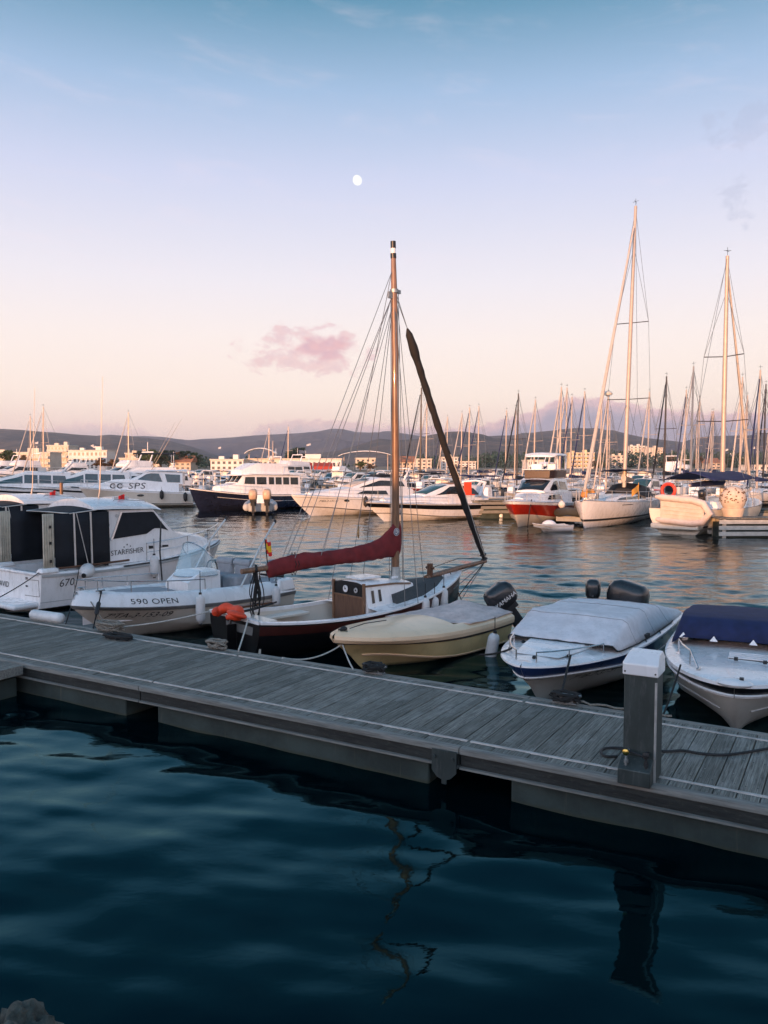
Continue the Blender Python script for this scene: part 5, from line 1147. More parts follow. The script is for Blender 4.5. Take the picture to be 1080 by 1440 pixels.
for s in (1, -1):
    C2.win([(4.6, .3), (4.9, .82), (5.9, .82), (7.0, .4), (6.8, .15), (5.2, .15)], s, wh, glassd); C2.win([(1.9, .2), (2.2, .75), (4.3, .8), (4.6, .2)], s, wh, glassd); Cb.win([(4.4, .3), (4.8, .75), (7.4, .7), (8.0, .3)], s, ca, glassd)
C3 = Cab([(1.4, 3.85, 1.3, 4.5, 1.35), (5.2, 3.9, 1.25, 4.55, 1.3), (6.0, 3.9, 1.0, 4.5, 1.05)], .0); mb = MB(); C3.mesh(mb); mb.build('flybridge', mat('dark_maroon', (.03, .009, .008), .3), r)
mb = MB(); mb.box((3.6, 0, 4.6), (4.6, 2.6, .06)); mb.build('flybridge_coaming', gel, r, bevel=.02)
mb = MB(); mb.box((3.0, .5, 4.85), (.6, .7, .5)); mb.box((4.4, -.4, 4.85), (.6, .9, .5)); mb.build('flybridge_seat', gel, r, bevel=.08)
for s in (1, -1):
    mb = MB(); mb.tube([(1.4, 1.25 * s, 4.5), (1.0, 1.2 * s, 5.6), (1.2, 1.1 * s, 5.85)], .07, 8); mb.tube([(3.9, 1.2 * s, 4.6), (3.6, 1.1 * s, 5.85)], .04, 6); mb.build('hardtop_post', gel, r)
C4 = Cab([(.4, 5.82, 1.2, 5.9, 1.15), (1.5, 5.85, 1.35, 6.0, 1.3), (4.8, 5.85, 1.35, 5.98, 1.28), (5.3, 5.7, 1.1, 5.75, 1.0)], .12); mb = MB(); C4.mesh(mb); mb.build('hardtop', gel, r)
stdrail(H, r, .45, .14, .06, .7)
mb = MB(); mb.tube([(12.2, -.35, 2.1), (12.65, -.2, 1.98), (12.8, 0, 1.93), (12.65, .2, 1.98), (12.2, .35, 2.1)], .09, 8); mb.build('bow_fairlead', gel, hu)
yfender(r, 7.4, 2.35, 1.7, 'white ball fender on the red yacht side', fendw, .22, .5)
rope(on_boat(r, 11.3, 1.0, 2.25), on_boat(r, 12.0, .9, .05), -.25, .03, ropeb, 'black line looping over the red yacht bow', group=None)
rr_ = rib(826, 733, -152, 'black inflatable moored under the red yacht side', None); [ch.data.materials.__setitem__(0, (rubber, cushion, nonskid)[k % 3]) for k, ch in enumerate(rr_.children)]

def sailboat(r, L, B, fb, mastx, mh, hullm, coverm, full=True, rake=.3, jibr=.09, wr=.014, nspread=2, mastm=None, boomcover=True, jibm=None):
    H = Hull(L, B, fb, .78, .45, 2.0, .85, kind='round', zk=(-.3, -.5), rake=.9 if full else .8, re=1.2)
    n = 24 if full else 14
    mb = MB(); H.mesh(mb, n, 8 if full else 5); hu = mb.build('hull', hullm, r)
    mb = MB(); H.strip(mb, .55, .60, .012, n=n); mb.build('boot_stripe', antif if hullm is not navy else gel, hu)
    mb = MB(); H.deck(mb, 0, 1, .02, .02, .06, n, 4); mb.build('deck', gel, r)
    z0 = fb[1]; Cb = Cab([(L * .2, z0 - .05, B * .3, z0 + .35, B * .27), (L * .55, z0, B * .28, z0 + .42, B * .24), (L * .8, z0 + .1, B * .12, z0 + .2, B * .08)], .06); mb = MB(); Cb.mesh(mb, 3); ca = mb.build('coachroof', gel, r)
    for s in (1, -1): Cb.win([(L * .3, .3), (L * .3, .75), (L * .62, .72), (L * .66, .35)], s, ca, glassd)
    mm = mastm or mastw; mx = mastx; top = Vector((mx - rake, 0, mh))
    mb = MB(); rr = .135 if full else .11; mb.tube([(mx, 0, z0 - .2), ((mx * 2 - rake) / 2, 0, (mh + z0) / 2), top], [rr, rr, rr * .7], 10 if full else 6); ms = mb.build('mast', mm, r)
    mb = MB(); mb.tube([top, top + Vector((0, .0, .5))], .012, 4); mb.tube([top + Vector((-.25, 0, .25)), top + Vector((.3, 0, .3))], .014, 4); mb.tube([top + Vector((0, -.2, .28)), top + Vector((0, .2, .34))], .012, 4); mb.build('wind_vane', rubber, ms)
    sp = []
    for i in range(nspread):
        z = lerp(z0, mh, ((.34, .6) if nspread == 2 else (.52,))[i]); x = lerp(mx, mx - rake, (z - z0) / (mh - z0)); w_ = B * .36 * (1 - .22 * i); sp.append((x, w_, z))
        mb = MB(); mb.tube([(x - .25, -w_, z + .05), (x, 0, z), (x - .25, w_, z + .05)], .03 if full else .035, 5); mb.build('spreader', mastd if full else mm, ms)
    mb = MB(); ch = (mx - .1, B * .46, z0)
    for s in (1, -1):
        P = [Vector((ch[0], ch[1] * s, ch[2]))] + [Vector((x - .25, w_ * s, z + .05)) for x, w_, z in sp] + [top - Vector((0, 0, .2))]
        mb.tube(P, wr, 4)
        if sp: mb.tube([P[0], (sp[0][0], 0, sp[0][2])], wr, 4); mb.tube([P[-2], (lerp(mx, mx - rake, .86), 0, lerp(z0, mh, .86))], wr, 4)
        mb.tube([(.1, B * .3 * s, fb[0]), (lerp(.1, top.x, .35), 0, lerp(fb[0], mh, .35)), top], wr, 4)
    mb.tube([(L * .97, 0, fb[2]), top - Vector((0, 0, mh * .06))], wr, 4); mb.build('rigging', wire, r)
    mb = MB(); a, b_ = Vector((L * .965, 0, fb[2] + .5)), Vector((mx - rake * .9 + .25, 0, mh * .93)); mb.tube([a, a.lerp(b_, .12), a.lerp(b_, .5), b_], [jibr * .7, jibr, jibr * .85, jibr * .45], 8); mb.build('furled_genoa', jibm or sailc, r)
    bz = z0 + 1.15; bl = mx - L * .12
    mb = MB(); mb.tube([(mx, 0, bz), (mx - bl, 0, bz + .1)], .07, 6); bo = mb.build('boom', mm, r)
    if boomcover:
        mb = MB(); rg = []
        for i in range(9):
            u = i / 8; x = lerp(mx + .08, mx - bl * .97, u); h_ = lerp(.55, .22, u ** .7); rg.append([(x, .17 * math.sin(2 * math.pi * k / 10) * (1 - .3 * u), bz + .1 + h_ / 2 - .1 - h_ / 2 * math.cos(2 * math.pi * k / 10)) for k in range(10)])
        mb.loft(rg); mb.build('sail_cover', coverm, bo)
    mb = MB(); rail(mb, H.around(.0, .08, .03, 14 if full else 8, .98), .6, .016, 2, n=4); mb.build('lifeline', railm, r)
    return H
# big white sloop
r = yboat('tall_sloop', 'white plumb bowed sloop with the tallest mast and a furled genoa', 819, 744, 31, 13.2, 'sailboat', bowfrac=.985)
mb_, mt_ = lon(r, 877, 690, 'y', 0), lon(r, 894, 290, 'y', 0)
H = sailboat(r, 13.2, 3.9, (1.3, 1.35, 1.62), mb_.x, mt_.z, gel, sailc, True, mb_.x - mt_.x, .115, .012, 2)
mb = MB(); mb.lathe([(.001, 0), (.3, .02), (.34, .14), (.22, .24), (.001, .27)], (8.4, 0, 7.9), 14); mb.box((8.15, 0, 7.9), (.5, .1, .08)); mb.build('radar_dome', gel2, r)
C2 = Cab([(1.2, 1.45, 1.3, 2.1, 1.0), (3.2, 1.5, 1.3, 2.3, 1.0), (4.4, 1.7, 1.2, 1.95, 1.0)], .15); mb = MB(); C2.mesh(mb); mb.build('spray_hood', darkc, r)
mb = MB(); mb.grid([[(lerp(1.0, 5.2, i / 6), lerp(-1.3, 1.3, k / 6), 3.15 + .12 * (1 - lerp(-1, 1, k / 6) ** 2) + .1 * i / 6) for k in range(7)] for i in range(7)]); bi = mb.build('bimini', navyc, r, solid=.02)
mb = MB(); [mb.tube([(x, -1.3, 1.5), (x + .1, -1.3, 3.1), (x + .1, 1.3, 3.1), (x, 1.3, 1.5)], .02, 5) for x in (1.4, 3.4)]; mb.build('bimini_frame', steel, bi)
mb = MB(); mb.tube([(12.7, 0, 1.75), (13.35, 0, 1.6)], .07, 6); mb.box((12.0, .3, 1.85), (.7, .5, .35)); mb.build('anchor_gear', steel, r, bevel=.03)
ob = tag(MB().box((0, 0, 0), (.9, .6, .5), top=(.7, .7)).build('sail_bag', mat('orange_bag', (.6, .25, .06), .8), bevel=.12), 'orange bag lying on the tall sloop foredeck', 'bag'); ob.location = on_boat(r, 11.3, -.2, 2.0)
mb = MB(); mb.tube([H.at(x, 1.28, 1, .012) for x in (8.6, 9.2, 9.9)], .02, 4); mb.build('hull_stripe', letter, r)
# sloop with dinghy on its stern
p = atz(953, 752, 0); d = Vector((math.sin(R(41)), math.cos(R(41)), 0))
r = thing('ketch_with_dinghy', 'cream hulled sailing yacht seen from astern with the second tallest mast', 'sailboat', (p.x, p.y, 0), math.atan2(d.y, d.x))
mb_, mt_ = lon(r, 1016, 665, 'y', 0), lon(r, 1023, 360, 'y', 0)
H = sailboat(r, 12.5, 4.0, (1.35, 1.3, 1.55), mb_.x, mt_.z, gel2, navyc, True, mb_.x - mt_.x, .1, .012, 2)
mb = MB(); mb.grid([[(lerp(1.2, 8.6, i / 8), lerp(-1.4, 1.4, k / 6), 3.25 - .45 * abs(lerp(-1, 1, k / 6)) ** 1.5 + .12 * math.sin(i * 1.1) * .4) for k in range(7)] for i in range(9)]); aw = mb.build('boom_tent', navyc, r, solid=.02)
mb = MB(); mb.tube([(3.2, -1.5, 1.4), (3.2, -1.4, 2.8), (3.2, 1.4, 2.8), (3.2, 1.5, 1.4)], .02, 5); mb.build('tent_frame', railm, aw)
mb = MB(); mb.box((-.25, 0, .45), (.7, 2.5, .3)); mb.build('swim_step', gel2, r, bevel=.08)
for s in (1, -1):
    mb = MB(); mb.tube([(.3, 1.0 * s, 1.4), (.1, 1.0 * s, 2.3), (-.9, 1.0 * s, 2.35)], .05, 8); mb.build('davit', steel, r)
dg = thing('hung_dinghy', 'pale inflatable dinghy hung on edge across the yacht stern, floor outwards', 'dinghy', on_boat(r, -.75, -.5, 1.3), r.rotation_euler.z)
mb = MB(); mb.tube([(.05, 1.7, -.75), (0, 1.3, -.75), (0, -.6, -.75), (0, -1.25, -.6), (0, -1.65, 0), (0, -1.25, .6), (0, -.6, .75), (0, 1.3, .75), (.05, 1.7, .75)], [.1, .22, .23, .23, .22, .23, .23, .22, .1], 12); mb.build('tube', mat('pale_inflatable', (.6, .5, .45), .55, var=.08, dirt=(.3, .25, .2), dirt_amt=.3), dg)
mb = MB(); mb.box((-.06, -.0, 0), (.1, 2.7, 1.15)); [mb.box((-.13, 0, z), (.04, 2.4, .03)) for z in (-.25, 0, .25)]; mb.build('floor', mat('pale_floor', (.58, .5, .44), .6), dg, bevel=.02)
dg.rotation_euler = (R(4), R(-14), r.rotation_euler.z); dg.scale = (.82, .82, .82)
mb = MB(); mb.tube([(.3 * 0, .35 * math.cos(a), .35 * math.sin(a)) for a in [i * .4488 for i in range(14)]], .09, 8, closed=True); o = mb.build('life_ring', mat('red_ring', (.6, .05, .03), .5)); o.location = on_boat(r, .15, .6, 2.3); o.rotation_euler.z = r.rotation_euler.z; tag(o, 'red and white life ring above the hung dinghy', 'life ring')
mb = MB(); mb.grid([[(-.0 - .06 * i, .02 * math.sin(i), -.05 * i - .09 * k) for k in range(5)] for i in range(7)]); mb.tube([(0, 0, -.8), (0, 0, .1)], .02, 5); o = mb.build('ensign', mat('ochre_flag', (.6, .28, .05), .8)); o.location = on_boat(r, -.4, 2.0, 2.6); tag(o, 'ochre and red ensign drooping at the dinghy yacht stern', 'flag')
ot = outboard(r, (-.1, -1.3, 2.0), .9, 0, 0, cowl)
# net covered drum, slatted pontoon end, pier
q = aty(1031, 702, 41.2); nt = thing('speckled_buoy', 'big cream speckled fender ball in netting by the right edge', 'buoy', q)
mb = MB(); mb.ell((0, 0, 0), (.62, .62, .68), 28, 20); mb.lathe([(.001, -.95), (.45, -.95), (.58, -.45), (.001, -.35)], n=16); bb = mb.build('ball', mat('cream_ball', (.6, .48, .38), .7, var=.1), nt)
mb = MB(); rnd = random.Random(2)
for i in range(110):
    a = rnd.uniform(0, 6.28); z = rnd.uniform(-.25, .8); s_ = math.sqrt(max(.05, 1 - z * z)); c = Vector((math.cos(a) * s_ * .625, math.sin(a) * s_ * .625, z * .685)); mb.ell(c, (.045, .045, .03), 6, 4)
mb.build('netting_hole', mat('brown_spots', (.14, .08, .05), .9), bb)
def pier(x0, y0, ang, ln, wd, top, label, slats=3, pile_step=4, m=edgem):
    t_ = thing('pier', label, 'pier', (x0, y0, 0), ang)
    mb = MB(); n = int(ln / .3)
    for i in range(n): mb.box((.15 + i * .3, 0, top - .03), (.28, wd, .06))
    mb.build('deck_planks', deckm, t_, smooth=False)
    mb = MB()
    for k in range(slats):
        for s in (1, -1): mb.box((ln / 2, s * (wd / 2 - .03), top - .2 - k * .3), (ln, .06, .2))
    mb.build('side_slats', m, t_, smooth=False)
    mb = MB(); mb.box((ln / 2, 0, .3), (ln - .4, wd - .4, .9)); mb.build('float', conc, t_)
    for i in range(int(ln / pile_step) + 1):
        for s in (1, -1):
            mb = MB(); mb.tube([(.3 + i * pile_step, s * (wd / 2 - .12), -1.5), (.3 + i * pile_step, s * (wd / 2 - .12), top - .08)], .1, 8); mb.build('pile', mat('pale_pile', (.45, .4, .33), .8, var=.2), t_)
    return t_
a = atz(560, 731, 0); b_ = atz(760, 729, 0); pier(a.x, a.y + 1.5, math.atan2(b_.y - a.y, b_.x - a.x), (b_ - a).length, 2.2, 1.25, 'grey slatted pier between the express cruiser and the red yacht')
a = atz(1013, 757, 0); pier(a.x, a.y + .9, R(2), 7, 1.4, 1.0, 'pale slatted pier end at the right edge', 3, 3, mat('pale_slats', (.5, .47, .42), .7, var=.15))
rowd = Vector((.79, -.61, 0)).normalized(); rown = Vector((.61, .79, 0)).normalized(); rowp = Vector((-5.6, 57.3, 0))
for k, (off, l0) in enumerate(((15.5, 150), (46, 170), (78, 190))):
    c = rowp + rown * off - rowd * l0 * .5
    pier(c.x, c.y, math.atan2(rowd.y, rowd.x), l0, 2.4, .65, ('long main walkway behind the first row of yachts', 'second long walkway between the far rows of boats', 'farthest long walkway among the small boats')[k], 1, 12)
q = atz(772, 745, 0); o = MB().ell((0, 0, 0), (.45, .4, .36)).build('mooring_buoy', gel); o.location = (q.x, q.y, .2); tag(o, 'white round mooring buoy floating off the red yacht', 'buoy')
q = atz(800, 747, 0); dk = thing('small_dinghy', 'small white dinghy floating between the red yacht and the tall sloop', 'dinghy', (q.x, q.y, 0), R(195))
Hd = Hull(2.2, 1.2, (.35, .32, .45), .9, .4, 2.2, .7); mb = MB(); Hd.mesh(mb, 14, 6); mb.build('hull', gel, dk); mb = MB(); Hd.mould(mb, 0, 1, [(-.02, 0, 0), (-.02, .05, 0), (.08, .05, 0), (.12, -.15, 0)], 14); Hd.deck(mb, 0, .9, .1, -.18, 0); mb.build('gunwale', gelg, dk); mb = MB(); mb.box((1.0, 0, .3), (.25, 1.0, .05)); mb.build('thwart', teak, dk)
q = atz(684, 728, 0); o = MB().box((0, 0, .16), (2.3, .8, .3)).build('foam_raft', gel, bevel=.08); o.location = (q.x, q.y, 0); o.rotation_euler.z = R(-12); tag(o, 'white foam raft floating against the slatted pier', 'raft')
q = aty(660, 700, 53); ol = thing('orange_chair', 'bright orange folding chair standing on the slatted pier', 'chair', (q.x, q.y, 1.25), R(20))
mb = MB(); mb.box((0, .25, .85), (.6, .06, .85), top=(.9, 1)); mb.build('backrest', orange, ol, bevel=.03); mb = MB(); mb.box((0, 0, .45), (.6, .55, .06)); mb.build('seat', orange, ol, bevel=.02)
for x in (-.26, .26):
    for y in (-.24, .26): MB().tube([(x, y, 0), (x, y, .45)], .02, 5).build('leg', alu, ol)
for lb, px, sgn in (('leftmost white saloon yacht, half hidden above the left cruiser roofs', -60, 0), ('white saloon yacht with dark side window, second from the left edge', 22, 1), ('white flybridge yacht with dark wraparound windows left of the lettered cruiser', 84, 2)):
    r = yboat('saloon_yacht', lb, px, 709 - sgn, 70, 11.5 + sgn * .4, group='white yachts at the far left', sc=(1, 1, .88))
    H = Hull(11.5, 3.8, (1.4, 1.6, 2.1), .94, .4, 2.4, .75, zc=(.25, .8), zk=(-.5, -.1), rake=1.6)
    mb = MB(); H.mesh(mb, 20, 7); hu = mb.build('hull', gel, r); mb = MB(); H.strip(mb, .8, .9, .012); mb.build('stripe', black, hu); mb = MB(); H.deck(mb, 0, 1, .02, .02, .15); mb.build('deck', gel, r)
    hgt = (3.3, 3.4, 3.1)[sgn]; Cb = Cab([(.8, 1.5, 1.6, hgt, 1.35), (4.8, 1.7, 1.6, hgt + .1, 1.3), (5.6, 1.8, 1.5, hgt - .2, 1.2), (8.6, 2.0, 1.0, 2.35, .8), (10, 2.1, .5, 2.2, .35)], .12); mb = MB(); Cb.mesh(mb); ca = mb.build('saloon', gel, r)
    for s in (1, -1): Cb.win([(1.1, .35), (1.3, .82), (4.8, .84), (6.6, .72), (8.2, .35), (5, .3)], s, ca, glassb if sgn < 2 else glassd)
    Cb.screen(5.8, 8.2, .85, .85, ca, glassb)
    for s in (1, -1):
        for x in (2.4, 3.6, 4.9): mb = MB(); mb.grid([[Cb.side(x + dx, f, s, .03) for f in (.3, .88)] for dx in (0, .14)]); mb.build('window_pillar', gel, ca)
    mb = MB(); mb.tube([(1.6, -1.35, hgt), (.8, -1.2, hgt + 1.0), (.7, 0, hgt + 1.12), (.8, 1.2, hgt + 1.0), (1.6, 1.35, hgt)], .11, 8); ra = mb.build('radar_arch', gel, r)
    mb = MB(); mb.tube([(.75, .4, hgt + 1.1), (.75, .4, hgt + 2.6)], .02, 5); mb.lathe([(.001, 0), (.25, .02), (.25, .12), (.001, .16)], (.75, -.3, hgt + 1.15), 12); mb.build('aerial', gel, ra)
    if sgn < 2: mb = MB(); rail(mb, [Vector((x, y, hgt + .1)) for x, y in ((1.2, 1.2), (3, 1.25), (4.6, 1.2), (5, 0), (4.6, -1.2), (3, -1.25), (1.2, -1.2))], .5, .02, 1, n=5); mb.box((3.4, 0, hgt + .35), (.7, 1.2, .5)); mb.build('sundeck_rail', railm, r)
    if sgn == 2:
        C3 = Cab([(.6, hgt + .1, 1.5, hgt + .75, 1.4), (4.2, hgt + .15, 1.4, hgt + .8, 1.25), (5.6, hgt, 1.1, hgt + .3, .9)], .06); mb = MB(); C3.mesh(mb); mb.build('flybridge', gel, r)
        mb = MB(); mb.grid([[(lerp(.6, 4.6, i / 5), lerp(-1.4, 1.4, k / 6), hgt + 2.3 + .16 * (1 - lerp(-1, 1, k / 6) ** 2)) for k in range(7)] for i in range(6)]); bi = mb.build('bimini', darkc, r, solid=.04)
        mb = MB(); [mb.tube([(x, y, hgt + 1), (x, y, hgt + 2.3)], .025, 5) for x in (.8, 4.3) for y in (-1.3, 1.3)]; mb.build('bimini_frame', steel, bi)
        for s in (1, -1): mb = MB(); mb.tube([(3, 1.5 * s, hgt + .5), (0.2, 3.2 * s, hgt + 6.2)], [.035, .012], 5); mb.build('outrigger', mastw, r)
    stdrail(H, r, .45, .12, .04, .7)
# ================================================================== distant fleet
rowang = math.atan2(-rown.y, -rown.x)          # bows towards the channel
placed = []                                    # (along, across, half length, half width)
def fits(P, L, B):
    a = (P - rowp).dot(rowd); c = (P - rowp).dot(rown)
    for off in (15.5, 46, 78):
        if abs(c + L * 0 - off) < 1.4: return False
    for a2, c2, l2, b2 in placed:
        if abs(a - a2) < (B / 2 + b2) + .35 and abs(c - c2) < (L / 2 + l2) + .6: return False
    return True
def put(P, L, B):
    placed.append(((P - rowp).dot(rowd), (P - rowp).dot(rown), L / 2, B / 2))
for px, py, L_, B_ in ((300, 719, 30, 60), ): pass
PROT = {}
def proto(key, fn):
    if key not in PROT: PROT[key] = [fn(), False]
    return PROT[key]
def mk_sail(hm, cov, mm, jm):
    def f():
        r = thing('moored_sailboat', 'x', 'sailboat'); sailboat(r, 10.0, 3.2, (1.0, 1.0, 1.25), 6.0, 13.0, hm, cov, False, .25, .1, .018, 1, mm, True, jm); return r
    return f
def mk_cruiser(hm, canv):
    def f():
        r = thing('moored_cruiser', 'x', 'motorboat'); H = Hull(7.2, 2.6, (.95, 1.0, 1.35), .93, .4, 2.3, .72, rake=1.0)
        mb = MB(); H.mesh(mb, 14, 6); hu = mb.build('hull', hm, r); mb = MB(); H.strip(mb, .9, .97, .02, n=14); mb.build('rub_rail', black, hu); mb = MB(); H.deck(mb, 0, 1, .02, .02, .08, 10, 4); mb.build('deck', gel, r)
        Cb = Cab([(1.6, 1.0, 1.1, 2.3, .95), (3.4, 1.05, 1.1, 2.35, .92), (4.6, 1.1, 1.0, 1.6, .85), (6.2, 1.25, .45, 1.45, .3)], .08); mb = MB(); Cb.mesh(mb, 3); ca = mb.build('cabin', gel, r)
        for s in (1, -1): Cb.win([(1.8, .45), (1.9, .88), (3.4, .88), (4.2, .5)], s, ca, glassd)
        Cb.screen(3.5, 4.5, .9, .9, ca, glassb)
        mb = MB(); mb.grid([[(lerp(.1, 1.9, i / 3), lerp(-1.05, 1.05, k / 4), 2.25 + .1 * (1 - lerp(-1, 1, k / 4) ** 2)) for k in range(5)] for i in range(4)]); cn_ = mb.build('canopy', canv, r, solid=.03)
        mb = MB(); [mb.tube([(.2, y, .95), (.2, y, 2.25)], .03, 5) for y in (-1, 1)]; mb.build('canopy_post', steel, cn_)
        stdrail(H, r, .5, .1, .03, .5, 8, 2)
        mb = MB(); mb.box((-.3, 0, .9), (.45, .5, .9), top=(.7, .8)); mb.build('outboard_motor', cowl, r, bevel=.08); return r
    return f
def mk_open(hm, canv):
    def f():
        r = thing('moored_open_boat', 'x', 'motorboat'); H = Hull(5.6, 2.1, (.65, .65, .9), .92, .4, 2.3, .72, rake=.8)
        mb = MB(); H.mesh(mb, 14, 6); hu = mb.build('hull', hm, r); mb = MB(); H.mould(mb, 0, 1, [(-.02, -.02, 0), (-.02, .05, 0), (.16, .08, 0), (.2, -.3, 0)], 14); H.deck(mb, 0, .75, .15, -.32, 0, 6, 3); H.deck(mb, .7, .99, .14, .07, .03, 8, 4); mb.build('deck', gel, r)
        mb = MB(); mb.box((2.4, 0, 1.0), (.8, .8, .9), top=(.7, .9)); mb.build('console', gel, r, bevel=.05)
        mb = MB(); mb.grid([[(lerp(1.6, 3.2, i / 3), lerp(-.85, .85, k / 4), 2.3 + .08 * (1 - lerp(-1, 1, k / 4) ** 2)) for k in range(5)] for i in range(4)]); cn_ = mb.build('canopy', canv, r, solid=.04)
        mb = MB(); [mb.tube([(x, y, .7), (x, y, 2.3)], .03, 5) for x in (1.8, 3.0) for y in (-.75, .75)]; mb.build('canopy_post', steel, cn_)
        mb = MB(); mb.box((1.3, 0, .75), (.5, .9, .6)); mb.build('seat', cushion, r, bevel=.06)
        mb = MB(); mb.box((-.25, 0, .85), (.42, .42, .8), top=(.7, .8)); mb.build('outboard_motor', cowl, r, bevel=.08); return r
    return f
def mk_fly(hm):
    def f():
        r = thing('moored_motor_yacht', 'x', 'yacht'); H = Hull(11, 3.7, (1.4, 1.5, 2.0), .93, .4, 2.3, .74, rake=1.4)
        mb = MB(); H.mesh(mb, 14, 6); hu = mb.build('hull', hm, r); mb = MB(); H.strip(mb, .88, .93, .02, n=14); mb.build('rub_rail', black, hu); mb = MB(); H.deck(mb, 0, 1, .02, .02, .1, 10, 4); mb.build('deck', gel, r)
        Cb = Cab([(1, 1.5, 1.6, 3.1, 1.4), (5, 1.6, 1.6, 3.2, 1.35), (6.8, 1.8, 1.3, 2.4, 1.1), (9, 2, .6, 2.2, .4)], .1); mb = MB(); Cb.mesh(mb, 3); ca = mb.build('saloon', gel, r)
        for s in (1, -1): Cb.win([(1.3, .45), (1.5, .85), (5, .86), (6.4, .5)], s, ca, glassd)
        Cb.screen(5.2, 6.6, .9, .9, ca, glassd)
        C3 = Cab([(1.2, 3.15, 1.4, 3.9, 1.3), (4.4, 3.2, 1.3, 4.0, 1.1), (5.2, 3.2, 1.0, 3.5, .9)], .05); mb = MB(); C3.mesh(mb, 3); mb.build('flybridge', gel, r)
        mb = MB(); mb.tube([(1.6, -1.3, 3.8), (1.0, -1.2, 5.1), (1.0, 1.2, 5.1), (1.6, 1.3, 3.8)], .1, 6); mb.tube([(1.0, 0, 5.1), (1, 0, 6.4)], .03, 5); mb.build('radar_arch', gel, r); stdrail(H, r, .45, .12, .04, .7, 8, 2); return r
    return f
def spawn(key, fn, P, scale, label, group, rz=None, cat=None):
    e = proto(key, fn); rz = rowang + random.uniform(-.05, .05) if rz is None else rz
    if not e[1]:
        o = e[0]; e[1] = True; o.location = P; o.rotation_euler.z = rz; o.scale = (scale,) * 3; tag(o, label, cat, group); return o
    return copy_tree(e[0], P, rz, label, cat, group, scale)
ORD = ['first', 'second', 'third', 'fourth', 'fifth', 'sixth', 'seventh', 'eighth', 'ninth', 'tenth', 'eleventh', 'twelfth', 'thirteenth', 'fourteenth', 'fifteenth', 'sixteenth', 'seventeenth', 'eighteenth', 'nineteenth', 'twentieth'] + ['number %d' % k for k in range(21, 60)]
MASTS = [(42, 585, 0), (60, 572, 0), (180, 580, 0), (378, 602, 0), (405, 600, 1), (592, 545, 2), (600, 566, 0), (629, 586, 0), (660, 573, 1), (673, 571, 1), (712, 577, 1), (725, 573, 0), (728.5, 553, 2), (752.5, 562, 0), (789, 544, 0), (797, 545, 0), (804, 558, 1), (822, 550, 1), (846, 556, 0), (855, 553, 0), (913, 551, 0), (937, 529, 2), (965, 548, 1), (975, 515, 0), (984, 560, 0), (1001, 578, 1), (1044, 530, 0), (1051, 556, 0), (1069, 520, 1), (1077, 540, 2)]
rnd = random.Random(77)
MASTS += [(rnd.choice((rnd.uniform(585, 1080), rnd.uniform(585, 1080), rnd.uniform(585, 1080), rnd.uniform(590, 900))), rnd.uniform(574, 612), rnd.choice((0, 0, 1))) for _ in range(9)]
SK = [('s0', mk_sail(gel, sailc, mastw, sailc)), ('s1', mk_sail(gel, navyc, mastw, navyc)), ('s2', mk_sail(navy, darkc, mastd, darkc))]
SN = ['far sailboat with pale mast and pale furled sail', 'far sailboat with pale mast and navy furled sail', 'far sailboat with a dark bare mast']
cnt = [0, 0, 0]
for px, yt, kd in MASTS:
    best = None; rnd = random.Random(int(px * 7))
    cands = sorted(((abs(aty(px, yt, D).z - rnd.uniform(11, 15.5)) + rnd.uniform(0, 1.0), D) for D in range(76, 226, 2)))
    for cst, D in cands:
        top = aty(px, yt, D); s = top.z / 13.0
        if not .55 < s < 1.5: continue
        bowv = Vector((math.cos(rowang), math.sin(rowang), 0)); base = Vector((top.x, D, 0)) - bowv * 5.85 * s; ctr = base + bowv * 5 * s
        if (ctr - rowp).dot(rown) < 17.5 + 5 * s: continue
        if fits(ctr, 10 * s, 3.2 * s): best = (base, ctr, s); break
    if best is None: print('no room for mast', px); continue
    base, ctr, s = best; put(ctr, 10 * s, 3.2 * s); i = cnt[kd]; cnt[kd] += 1
    spawn(SK[kd][0], SK[kd][1], base, s, '%s, %s of its kind from left' % (SN[kd], ORD[i]), 'masted sailboats across the harbour', rowang)
rnd = random.Random(11)
SECT = [(-40, 120, 'behind the white yachts at far left'), (120, 270, 'behind the lettered ivory cruiser'), (270, 420, 'behind the navy trawler yacht'), (420, 560, 'behind the white sports yacht'), (560, 640, 'behind the express cruiser'), (640, 710, 'between the leaning black jib and the red yacht'), (710, 830, 'behind the red yacht'), (830, 930, 'behind the tall sloop'), (930, 1130, 'behind the dinghy yacht')]
KINDS = [('c0', mk_cruiser(gel, navyc), 7.2, 2.6, 'white cabin boat with navy canopy'), ('c1', mk_cruiser(gel2, sailc), 7.2, 2.6, 'ivory cabin boat with pale canopy'), ('c2', mk_cruiser(navy, sailc), 7.2, 2.6, 'navy hulled cabin boat'), ('o0', mk_open(gel, gel), 5.6, 2.1, 'small white open boat with white canopy'), ('o1', mk_open(gel2, navyc), 5.6, 2.1, 'small open boat with navy canopy'), ('o2', mk_open(redp, sailc), 5.6, 2.1, 'small red open boat'), ('f0', mk_fly(gel), 11, 3.7, 'white flybridge yacht'), ('f1', mk_fly(gel2), 11, 3.7, 'ivory flybridge yacht')]
WT = [6, 5, 1, 6, 4, 1, 2, 1]; num = {}
